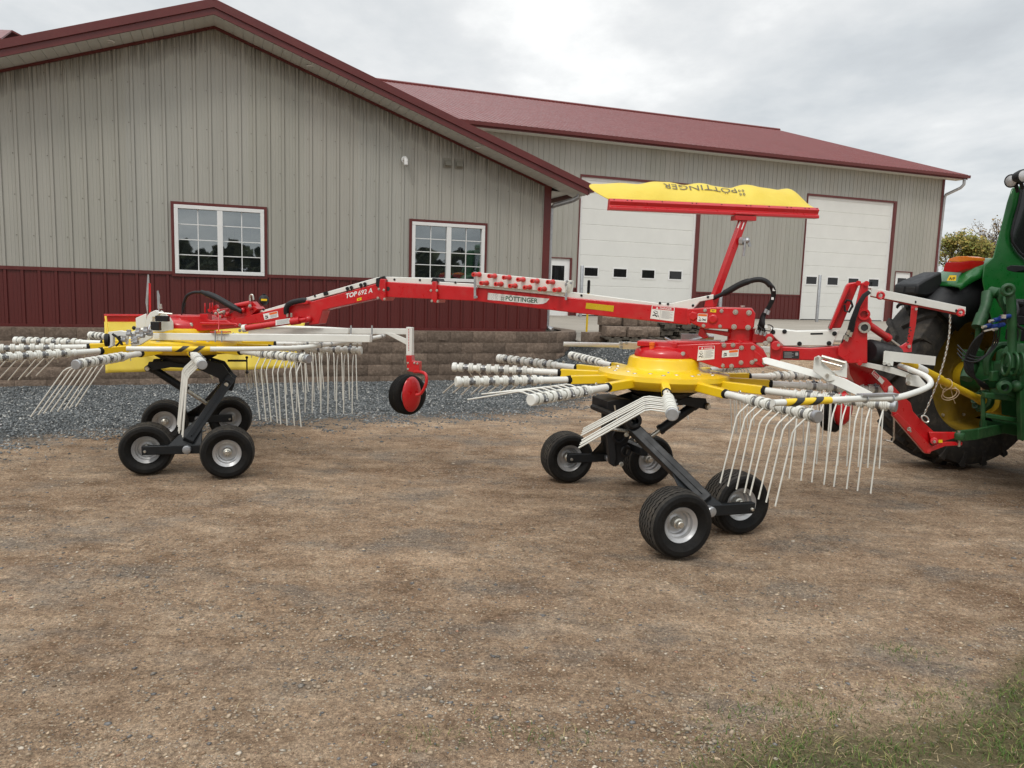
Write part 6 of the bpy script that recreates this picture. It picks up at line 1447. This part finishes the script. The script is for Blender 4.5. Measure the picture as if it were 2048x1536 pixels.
for sg in (-1, 1):
    m = MB(); shell(m, lambda d, sg=sg: [(sg*1.10, 1.0), (sg*1.07, 1.035), (sg*.98, 1.065), (sg*.80, 1.085), (sg*.66, 1.07), (sg*.58, 1.02), (sg*.54, .90), (sg*.53, .70)], 138, 50); o = m.build('fender_extension', 'black', TX, angle=50); o.modifiers.new('t', 'SOLIDIFY').thickness = .02
    # green fender and side shell towards the cab
    m = MB(); n = 26; prof = [(sg*.96, 1.085), (sg*.88, 1.15), (sg*.72, 1.19), (sg*.58, 1.18), (sg*.50, 1.12), (sg*.485, 1.04)]
    vs_ = []
    for i in range(n+1):
        a = rad(124+(28-124)*i/n); k = smooth(i/5)
        for (r_, R_) in prof:
            Rr = 1.06+(R_-1.06)*(.25+.75*k) if R_ > 1.05 else R_-.30*smooth((i-10)/8); vs_.append(T(Rr*math.cos(a), r_, .96+Rr*math.sin(a)))
    w_ = len(prof); m.add(vs_, [(i*w_+j, i*w_+j+1, (i+1)*w_+j+1, (i+1)*w_+j) for i in range(n) for j in range(w_-1)])
    o = m.build('fender', 'green', TX, angle=50); o.modifiers.new('t', 'SOLIDIFY').thickness = .02
    # tail lamp
    def lampoly(pts, th):
        q = []
        for x, y in pts:
            w_ = at(x, y, 7.46)-TO; f_, r_ = w_.dot(TF), w_.dot(TR_); q.append((f_, r_*(1 if sg < 0 else -1), w_.z))
        m = MB(); m.prism([T(*p) for p in q], TF*th); return m
    L_ = lampoly([(1886, 543), (1888, 532), (1893, 524), (1918, 524), (1944, 521), (1941, 530), (1930, 539), (1912, 545)], .16).build('tail_light', 'lensr', TX, bevel=.004)
    lampoly([(1893, 523), (1899, 517), (1912, 513), (1932, 512), (1946, 515), (1944.5, 521), (1918, 524)], .155).build('indicator', 'lenso', L_, bevel=.004)
    # black pod with two vents
    c = T(-.78, sg*.84, 1.83); m = MB()
    A = [(-.12, -.15, -.07), (-.12, .15, -.07), (-.12, .15, .03), (-.12, -.15, .03)]; B = [(.22, -.13, -.02), (.22, .13, -.02), (.20, .11, .17), (.20, -.11, .17)]; Mi = [(.0, -.15, -.08), (.0, .15, -.08), (-.04, .14, .075), (-.04, -.14, .075)]
    vs_ = [c+TF*a+TR_*b+Z3*d for a, b, d in A+Mi+B]; m.add(vs_, [(0, 1, 2, 3)]+[(i+k, (i+1) % 4+k, (i+1) % 4+4+k, i+4+k) for k in (0, 4) for i in range(4)]+[(11, 10, 9, 8)]); PD = m.build('fender_lamp_pod', 'black', TX, bevel=.02)
    m = MB()
    for b in (-.075, .065): m.box(c+TF*-.118+TR_*b+Z3*-.018, (.012, .11, .055), RB)
    m.build('pod_opening', 'ink', PD, bevel=.004)
m = MB(); P4 = [T(-.93, -.62, 1.855), T(-.93, -.50, 1.865), T(-.90, -.50, 1.925), T(-.90, -.60, 1.925)]
q = at(1896, 556, 7.0)
# cab
def cabpost(m, a, b, w, h): m.bar(a, b, w, h)
m = MB()
lr0, lr1 = T(-.40, -.62, 1.95), T(-.22, -.60, 2.86); rr0, rr1 = T(-.40, .62, 1.95), T(-.22, .60, 2.86)
for sg in (-1, 1):
    m.prism([T(-.02, sg*.50, 2.04), T(.02, sg*.50, 1.80), T(.40, sg*.50, 1.80), T(.36, sg*.50, 2.00), T(.24, sg*.50, 2.12), T(.34, sg*.50, 2.86), T(.22, sg*.50, 2.86), T(.12, sg*.50, 2.40)], TR_*(sg*.10))
    m.bar(T(1.5, sg*.56, 1.5), T(1.35, sg*.56, 2.84), .08, .08); m.bar(T(.75, sg*.6, 1.2), T(.75, sg*.56, 2.84), .06, .06)
    m.bar(T(.3, sg*.56, 2.80), T(1.2, sg*.56, 2.80), .08, .08)
m.bar(T(.16, -.5, 1.90), T(.16, .5, 1.90), .10, .16); m.bar(T(.30, -.5, 2.80), T(.30, .5, 2.80), .08, .1)
m.prism([T(.1, -.52, 1.0), T(1.5, -.52, 1.0), T(1.5, -.52, 1.5), T(.1, -.52, 1.85)], TR_*.04); m.prism([T(.1, .50, 1.0), T(1.5, .50, 1.0), T(1.5, .50, 1.5), T(.1, .50, 1.85)], TR_*.04); m.prism([T(.12, -.5, 1.1), T(.12, .5, 1.1), T(.12, .5, 1.9), T(.12, -.5, 1.9)], TF*.04)
CB = m.build('cab', 'green', TX, bevel=.02)
m = MB(); m.prism([T(.22, -.46, 2.0), T(.33, -.46, 2.76), T(.33, .46, 2.76), T(.22, .46, 2.0)], TF*.006); m.build('cab_glass', 'cabglass', CB)
for sg in (-1, 1):
    m = MB(); m.prism([T(.30, sg*.56, 1.9), T(.72, sg*.56, 1.5), T(.72, sg*.56, 2.78), T(.38, sg*.56, 2.78)], TR_*.006); m.build('cab_glass', 'cabglass', CB)
    m = MB(); m.prism([T(.78, sg*.56, 1.4), T(1.46, sg*.56, 1.5), T(1.34, sg*.56, 2.78), T(.78, sg*.56, 2.78)], TR_*.006); m.build('cab_glass', 'cabglass', CB)
m = MB(); m.prism([T(1.52, -.54, 1.5), T(1.37, -.54, 2.78), T(1.37, .54, 2.78), T(1.52, .54, 1.5)], TF*.006); m.build('cab_glass', 'cabglass', CB)
m = MB(); m.prism([T(.42, -.56, 2.86), T(1.5, -.6, 2.86), T(1.5, .6, 2.86), T(.42, .56, 2.86)], (0, 0, .2)); m.build('cab_roof', 'green', CB, bevel=.06)
m = MB(); tb_(m, (.75, 0, 1.25), (.5, .5, .4)); tb_(m, (.5, 0, 1.75), (.14, .5, .8)); tb_(m, (.8, 0, .98), (1.3, 1.0, .1)); m.build('seat', 'black', CB, bevel=.04)
m = MB(); m.bar(T(.20, -.455, 2.0), T(.31, -.455, 2.80), .03, .03); m.bar(T(.20, -.455, 2.0), T(.20, .455, 2.0), .03, .03); m.build('window_seal', 'black', CB)
for (x, y, ax_, Yd) in ((2022, 362, (-.9, -.5, -.2), 7.25), (2047, 352, (.15, -1, 0), 7.15)):
    c = at(x, y, Yd); m = MB(); m.lathe([(0, -.09), (.045, -.085), (.06, -.03), (.062, .0), (.055, .006)], c, ax_, 20); m.cyl(c-Vector(ax_)*.05, c-Vector(ax_)*.05-Z3*.10+TF*.06, .018, 8); w_ = m.build('work_light', 'black', TX)
    m = MB(); m.lathe([(0, .008), (.045, .006), (.053, .0), (0, .0)], c, ax_, 20); m.build('lens', 'rim', w_)
m = MB(); m.prism([at(x, y, 7.42) for x, y in ((1984, 514), (1998, 462), (2012, 405), (2022, 374), (2042, 370), (2036, 405), (2026, 440), (2021, 466), (2022, 486), (2034, 506), (2062, 530), (2062, 720), (2010, 720), (1985, 655), (1970, 600), (1962, 560), (1966, 530))], (TF*.8+Vector((0, .3, 0))).normalized()*.16)
RP_ = m.build('rear_panel', 'green', TX, bevel=.02)
m = MB(); m.tube([at(2044, 372, 7.38), at(2038, 408, 7.38), at(2028, 443, 7.38), at(2023, 466, 7.38), at(2025, 484, 7.38), at(2038, 504, 7.38), at(2062, 524, 7.38)], .012, 8); m.build('window_seal', 'black', RP_)
m = MB(); m.prism([at(x, y, 7.395) for x, y in ((2044, 372), (2038, 408), (2028, 443), (2023, 466), (2025, 484), (2038, 504), (2062, 524), (2076, 526), (2076, 372))], (0, .006, 0)); m.build('rear_glass', 'darkglass', RP_)
# body, hood and front axle
m = MB(); tb_(m, (1.2, 0, .95), (3.0, .48, .50)); tb_(m, (0, 0, .98), (.70, .52, .62)); m.lathe([(.20, -.75), (.17, -.4), (.22, -.2), (.22, .2), (.17, .4), (.20, .75)], T(0, 0, .96), TR_, 24)
tb_(m, (2.75, 0, .62), (.25, 1.4, .2)); tb_(m, (-.36, 0, .92), (.12, .44, .52)); m.prism([T(-.42, -.30, .52), T(-.42, .30, .52), T(.2, .30, .46), T(.2, -.30, .46)], (0, 0, .09)); m.build('transmission', 'greend', TX, bevel=.03)
m = MB(); m.prism([T(1.35, -.42, 1.15), T(3.6, -.36, 1.05), T(3.65, -.34, 1.55), T(1.35, -.42, 1.90)], TR_*.84); m.build('hood', 'green', TX, bevel=.08)
m = MB(); m.cyl(T(1.75, .55, 1.6), T(1.75, .55, 2.75), .06, 16); m.build('exhaust', 'black', TX)
# rear works seen between wheel and hitch, placed by what the photo shows
def gd(name, build, mat='greend', parent=TX, bev=.004):
    m = MB(); build(m); return m.build(name, mat, parent, bevel=bev)
H_ = at
gd('lift_arm', lambda m: (m.tube([H_(1981, 583, 6.75), H_(1993, 586, 6.7), H_(2002, 592, 6.7), H_(2008, 612, 6.65)], [.045, .05, .045, .03], 14), m.tube([H_(1976, 586, 6.75), H_(1972, 610, 6.7), H_(1958, 650, 6.65)], [.05, .042, .045], 14), m.tube([H_(1965, 630, 6.68), H_(1955, 655, 6.64)], [.052, .05], 14)), bev=0)
gd('lift_link', lambda m: (m.tube([H_(2018, 574, 6.3), H_(2022, 600, 6.3), H_(2024, 660, 6.3), H_(2024, 720, 6.3), H_(2020, 735, 6.3)], [.03, .036, .034, .036, .045], 14), m.torus(H_(2016, 580, 6.28), NC, .038, .018, 20, 8), m.tube([H_(2004, 580, 6.4), H_(2001, 600, 6.4), H_(2010, 622, 6.4)], .018, 8)), bev=0)
gd('lift_cylinder', lambda m: (m.tube([H_(1952, 700, 6.7), H_(1944, 730, 6.65), H_(1932, 758, 6.6)], [.05, .055, .05], 14), m.tube([H_(1957, 655, 6.66), H_(1953, 700, 6.68)], .022, 10), m.box(H_(1946, 712, 6.62), (.14, .08, .10))), bev=0)
def linkage(m):
    a, b, c, d = H_(1916, 872, 6.06), H_(1952, 868, 6.2), H_(1998, 858, 6.5), H_(2060, 852, 6.9)
    for p, q in ((a, b), (b, c), (c, d)): m.bar(p, q, .035, .085)
    m.lathe([(.0, .03), (.045, .03), (.05, .02), (.05, -.02), (.045, -.03), (0, -.03)], a, Vector((0, 0, 1)), 18)
gd('lower_link', linkage)
def housing(m):
    m.prism([H_(x, y, 6.55) for x, y in ((1962, 778), (2000, 776), (2002, 830), (2048, 838), (2060, 720), (2040, 716), (2010, 722), (1996, 752), (1960, 760))], TF*.25)
    m.prism([H_(x, y, 6.5) for x, y in ((1958, 835), (1970, 832), (1974, 862), (2060, 876), (2060, 850), (1990, 842))], TF*.1)
    m.tube(spl([H_(1976, 750, 6.45), H_(1975, 720, 6.45), H_(1990, 695, 6.45), H_(2012, 690, 6.45), H_(2048, 694, 6.4)], 4), .030, 10)
    m.bar(H_(1966, 790, 6.4), H_(2060, 800, 6.4), .06, .05); m.bar(H_(1969, 830, 6.42), H_(2060, 845, 6.42), .05, .04); m.bar(H_(2040, 700, 6.3), H_(2044, 880, 6.3), .06, .05); m.bar(H_(1966, 858, 6.42), H_(1966, 790, 6.42), .03, .03)
    m.bar(H_(1980, 752, 6.4), H_(1996, 752, 6.4), .05, .09); m.prism([H_(x, y, 6.35) for x, y in ((1998, 758), (2010, 754), (2022, 762), (2036, 754), (2048, 766), (2046, 792), (2024, 796), (2000, 782))], TF*.05)
gd('hitch_housing', housing, bev=.01)
def housing2(m):
    for x in (2012, 2028, 2040): m.torus(H_(x, 728, 6.25), TR_*.4+TF, .06, .012, 20, 8, 1.5, Z3)
    m.lathe([(.10, -.02), (.10, .02), (.05, .03), (0, .03)], H_(2030, 712, 6.3), NC, 20); m.tube(spl([H_(2030, 640, 6.35), H_(2040, 665, 6.35), H_(2038, 690, 6.35), H_(2052, 700, 6.3)], 4), .009, 8); m.lathe([(.03, -.03), (.055, -.02), (.055, .02), (.03, .03)], H_(2008, 774, 6.3), NC, 20); m.sphere(H_(2034, 772, 6.3), .05, 12, 8)
gd('valve_block', housing2, bev=0)
gd('shaft_cover', lambda m: (m.tube([H_(1978, 806, 6.72), H_(1992, 812, 6.8), H_(2008, 820, 6.9)], [.085, .085, .08], 20),), 'rimyel', bev=0)
gd('bracket_strip', lambda m: (m.bar(H_(1965, 764, 6.5), H_(1966, 780, 6.5), .02, .03), m.bar(H_(1990, 684, 6.5), H_(1990, 700, 6.5), .03, .03)), 'wood2')
def couplers(m):
    for x, y in ((1992, 640), (2004, 636), (2014, 633), (1976, 652), (1990, 652), (2002, 650)): m.cyl(H_(x-5, y+1, 6.25), H_(x+5, y-1, 6.28), .018, 10)
gd('couplers', couplers, surf('blue_plastic', (.01, .03, .16), .4), bev=0)
gd('coupler_ends', lambda m: ([m.cyl(H_(x-7, y+1.5, 6.22), H_(x, y, 6.24), .012, 8) for x, y in ((1986, 641), (1972, 653), (1994, 658))], m.box(H_(2007, 633, 6.2), (.03, .02, .03)), m.bar(H_(1968, 662, 6.2), H_(1986, 658, 6.2), .01, .012)), 'zinc', bev=0)
def thoses(m):
    random.seed(4)
    for k in range(5): m.tube(spl([H_(1970+k*3, 655, 6.3), H_(1962-k*3, 680, 6.35), H_(1948-k*4, 715, 6.4), H_(1946-k*3, 745, 6.4), H_(1960+k*3, 770, 6.45), H_(1975, 778, 6.5)], 5), .010, 8)
    for k in range(3): m.tube(spl([H_(1990+k*5, 655, 6.25), H_(1985+k*4, 690, 6.3), H_(1965-k*4, 714+k*4, 6.3), H_(1935-k*3, 708+k*6, 6.4), H_(1915, 690+k*8, 6.5)], 5), .006, 8)
    m.tube(spl([H_(2030, 600, 6.4), H_(2036, 620, 6.3), H_(2030, 645, 6.3), H_(2050, 660, 6.3)], 5), .012, 8)
gd('tractor_hoses', thoses, 'black', bev=0)
gd('remote_valves', lambda m: (m.box(H_(2045, 615, 6.6), (.2, .2, .14)), m.box(H_(2040, 640, 6.6), (.25, .2, .08)), m.box(H_(2048, 670, 6.6), (.2, .2, .1)), m.tube([H_(2028, 605, 6.45), H_(2045, 608, 6.45)], .03, 10)), 'black', bev=.01)
gd('fender_step', lambda m: m.prism([H_(x, y, 7.0) for x, y in ((2012, 534), (2022, 530), (2050, 532), (2050, 540), (2030, 545), (2014, 541))], TF*.12), 'black', bev=.005)
# small yellow plate on the fender
m = MB(); c = at(1903.5, 556, 7.35); nn = (E0-c).normalized(); sx = Vector((-nn.y, nn.x, 0)).normalized(); sx = sx if sx.x > 0 else -sx
m.cur = 0; m.prism([c-sx*.04-Z3*.026, c+sx*.036-Z3*.026, c+sx*.036+Z3*.026, c-sx*.02+Z3*.026], -nn*.01); m.cur = 1; put_text(m, 'A/F', c-sx*.022-Z3*.016+nn*.002, sx, Z3, .05, .02); m.build('fender_sticker', ['yellow', 'ink'], TX, recalc=False)
# ================================================================== CAMERA, SKY AND SUN
cam = bpy.data.cameras.new('camera'); co = bpy.data.objects.new('camera', cam); COL.objects.link(co)
cam.sensor_fit = 'HORIZONTAL'; cam.sensor_width = 36; cam.lens = 36*FP/2048; cam.clip_end = 3000; cam.clip_start = .05
def w_of(c): return Vector((float(c@_rt), float(c@_f), float(c@_up)))
cx = w_of(np.array([1., 0, 0])); cy = w_of(np.array([0, -1., 0])); cz = w_of(np.array([0, 0, -1.]))
co.matrix_world = Matrix(((cx.x, cy.x, cz.x, 0), (cx.y, cy.y, cz.y, 0), (cx.z, cy.z, cz.z, EYE), (0, 0, 0, 1)))
S.camera = co
W = bpy.data.worlds.new('World'); S.world = W; W.use_nodes = True; nt = W.node_tree; bg = nt.nodes['Background']
SUN_EL, SUN_AZ = 50, 205                              # degrees, azimuth clockwise from +Y
sky = nt.nodes.new('ShaderNodeTexSky'); sky.sky_type = 'NISHITA'; sky.sun_disc = False; sky.sun_elevation = rad(SUN_EL); sky.sun_rotation = rad(SUN_AZ)
tc = nt.nodes.new('ShaderNodeTexCoord').outputs['Generated']
sp = nt.nodes.new('ShaderNodeSeparateXYZ'); lk(nt, tc, sp.inputs[0])
# cloud deck: project the direction on a flat layer so the clouds flatten to the horizon
zz = math_(nt, 'ADD', math_(nt, 'MAXIMUM', sp.outputs[2], 0.0), .12)
cxn = nt.nodes.new('ShaderNodeCombineXYZ'); lk(nt, math_(nt, 'DIVIDE', sp.outputs[0], zz), cxn.inputs[0]); lk(nt, math_(nt, 'DIVIDE', sp.outputs[1], zz), cxn.inputs[1]); cxn.inputs[2].default_value = CLOUD_SEED = 3.7
n1 = noise(nt, .55, 6, .55, vec=cxn.outputs[0], stretch=(1, .8, 1, .5)); n2 = noise(nt, 1.9, 6, .6, vec=cxn.outputs[0], stretch=(1, .7, 1, .3))
v = math_(nt, 'ADD', math_(nt, 'MULTIPLY', n1.outputs[0], .68), math_(nt, 'MULTIPLY', n2.outputs[0], .32))
cl = ramp(nt, v, [(.33, (.40, .42, .44)), (.46, (.53, .555, .57)), (.56, (.68, .69, .69)), (.67, (.95, .95, .93))]).outputs[0]
up_ = ramp(nt, sp.outputs[2], [(0, (1.0,)*3), (.30, (1.0,)*3), (.9, (1.0,)*3)]).outputs[0]
zen = math_(nt, 'ADD', .98, math_(nt, 'MULTIPLY', math_(nt, 'POWER', math_(nt, 'MAXIMUM', math_(nt, 'SUBTRACT', sp.outputs[2], .40), 0.0), 1.0), 2.4))
sc = nt.nodes.new('ShaderNodeVectorMath'); sc.operation = 'SCALE'; lk(nt, cl, sc.inputs[0]); lk(nt, zen, sc.inputs[3])
sc2 = nt.nodes.new('ShaderNodeVectorMath'); sc2.operation = 'SCALE'; lk(nt, sky.outputs[0], sc2.inputs[0]); sc2.inputs[3].default_value = .10
fin = mix(nt, .93, sc2.outputs[0], sc.outputs[0]); lk(nt, fin, bg.inputs[0]); bg.inputs[1].default_value = 1.0
sun = bpy.data.lights.new('sun', 'SUN'); sun.energy = 1.0; sun.angle = rad(16); sun.color = (1, .96, .90)
so = bpy.data.objects.new('sun', sun); COL.objects.link(so)
d = Vector((math.sin(rad(SUN_AZ))*math.cos(rad(SUN_EL)), math.cos(rad(SUN_AZ))*math.cos(rad(SUN_EL)), math.sin(rad(SUN_EL))))
so.rotation_euler = d.to_track_quat('Z', 'Y').to_euler()
S.view_settings.view_transform = 'Standard'; S.view_settings.look = 'None'; S.view_settings.exposure = .38; S.view_settings.gamma = 1
S.cycles.max_bounces = 6; S.cycles.diffuse_bounces = 3; S.cycles.transparent_max_bounces = 8
